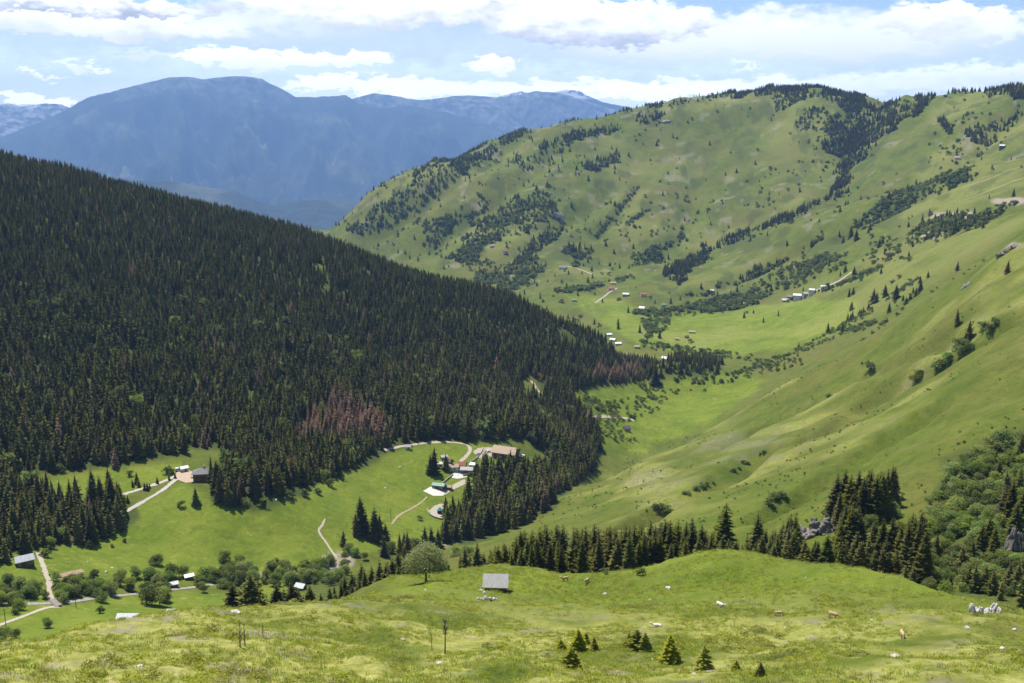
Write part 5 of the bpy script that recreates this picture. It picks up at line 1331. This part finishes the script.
# ------------------------------------------------------------------ cows: one skinned body each, grazing
def cow_mesh(name, graze, lying=False):
    vs, ed, ra = [], [], []
    def P(x, y, z, r, prev=None):
        vs.append((x, y, z)); ra.append(r); i = len(vs) - 1
        if prev is not None: ed.append((prev, i))
        return i
    k = -.55 if lying else 0
    hips = P(-.75, 0, 1.12 + k, .30); belly = P(-.15, 0, 1.02 + k, .37, hips); chest = P(.5, 0, 1.05 + k, .35, belly)
    nk = P(.85, 0, 1.12 + k, .22, chest)
    if graze: n2 = P(1.1, 0, .78, .16, nk); hd = P(1.25, 0, .42, .15, n2); mz = P(1.36, 0, .16, .10, hd)
    else: n2 = P(1.15, 0, 1.35 + k, .17, nk); hd = P(1.38, 0, 1.45 + k, .15, n2); mz = P(1.68, 0, 1.3 + k, .10, hd)
    for y in (-.22, .22):
        if lying:
            a = P(.5, y * 1.3, .4, .15, chest); b_ = P(.75, y * 1.5, .16, .09, a); P(.45, y * 1.6, .1, .07, b_)
            a = P(-.7, y * 1.5, .35, .2, hips); b_ = P(-.3, y * 2.0, .15, .11, a); P(-.7, y * 2.1, .1, .07, b_)
        else:
            a = P(.5, y, .72, .15, chest); b_ = P(.54, y, .42, .085, a); c_ = P(.5, y, .1, .06, b_); P(.53, y, .0, .075, c_)
            a = P(-.72, y, .78, .2, hips); b_ = P(-.62, y, .55, .11, a); b2 = P(-.82, y, .42, .075, b_); c_ = P(-.78, y, .1, .055, b2); P(-.75, y, .0, .07, c_)
    tl = P(-1.05, 0, 1.2 + k, .06, hips); P(-1.15, 0, .7 + k * .7, .035, tl)
    e0 = vs[hd]
    for y in (-1, 1): e = P(e0[0] - .1, y * .2, e0[2] + .1, .06, hd); P(e0[0] - .12, y * .34, e0[2] + .1, .03, e)
    me = bpy.data.meshes.new(name); me.from_pydata(vs, ed, [])
    o = bpy.data.objects.new(name, me); COL.objects.link(o)
    o.modifiers.new('skin', 'SKIN')
    for i, r in enumerate(ra): me.skin_vertices[0].data[i].radius = (r * .82, r)
    me.skin_vertices[0].data[0].use_root = True
    sd = o.modifiers.new('sub', 'SUBSURF'); sd.levels = 2; sd.render_levels = 2
    bpy.context.view_layer.update()
    ev = o.evaluated_get(bpy.context.evaluated_depsgraph_get()); m2 = bpy.data.meshes.new_from_object(ev)
    bpy.data.objects.remove(o); m2.name = name
    m2.polygons.foreach_set('use_smooth', [True] * len(m2.polygons))
    return m2, e0, vs[mz]
COWM = {k: cow_mesh('cow_body', k == 'graze', k == 'lying') for k in ('graze', 'stand', 'lying')}
COWS = [(565,581,9,'stand',R(200),'tan_hide','tan cow at the terrace edge, first past the shed'),(587,583,10,'stand',R(-120),'tan_hide','tan cow facing downhill, second past the shed'),(641,575,9,'graze',R(5),'dark_hide','dark brown cow grazing at the terrace edge before the spruces'),(657,627,12,'lying',R(175),'cream_hide','cream cow lying above the young spruce thicket'),(720,608,9,'stand',R(-60),'cream_hide','white cow standing alone on the middle of the terrace'),(778,616,10,'graze',R(-8),'tan_hide','tan cow grazing on the terrace right of the white cow'),(833,618,9,'graze',R(-45),'tan_hide','brown cow grazing downhill near the dip of the terrace'),(902,638,9,'graze',R(-100),'tan_hide','reddish cow grazing head down in the lower grass')]
for (q, b, wp, pose, rz, hide, lab) in COWS:
    p = ground(q, b, 150); me, hd, mz = COWM[pose]; s = pxsize(p, wp) / 2.5 if abs(math.sin(rz)) < .6 else .95
    s = min(max(s, .8), .98); mm = me.copy(); mm.materials.clear(); mm.materials.append(M[hide])
    o = part('cow', mm, None, (p.x, p.y, p.z - .03), (0, 0, rz)); o.scale = (s, s, s); tag(o, lab, 'cow', 'cows grazing on the terrace')
    for y in (-1, 1):
        h = MB(); h.tube([(hd[0]-.06, y*.1, hd[2]+.12), (hd[0]-.02, y*.24, hd[2]+.22), (hd[0]+.04, y*.26, hd[2]+.36)], [.035,.028,.008], 6); part('horn', h.mesh('horn', M['horn']), o)

# distant cattle in the valley meadows
print('verts', sum(len(m.vertices) for m in bpy.data.meshes), 'forest', len(FORP), 'scrub', len(SCRP), 'dead', len(DEADP), len(SPR), len(BSH), len(TRE))
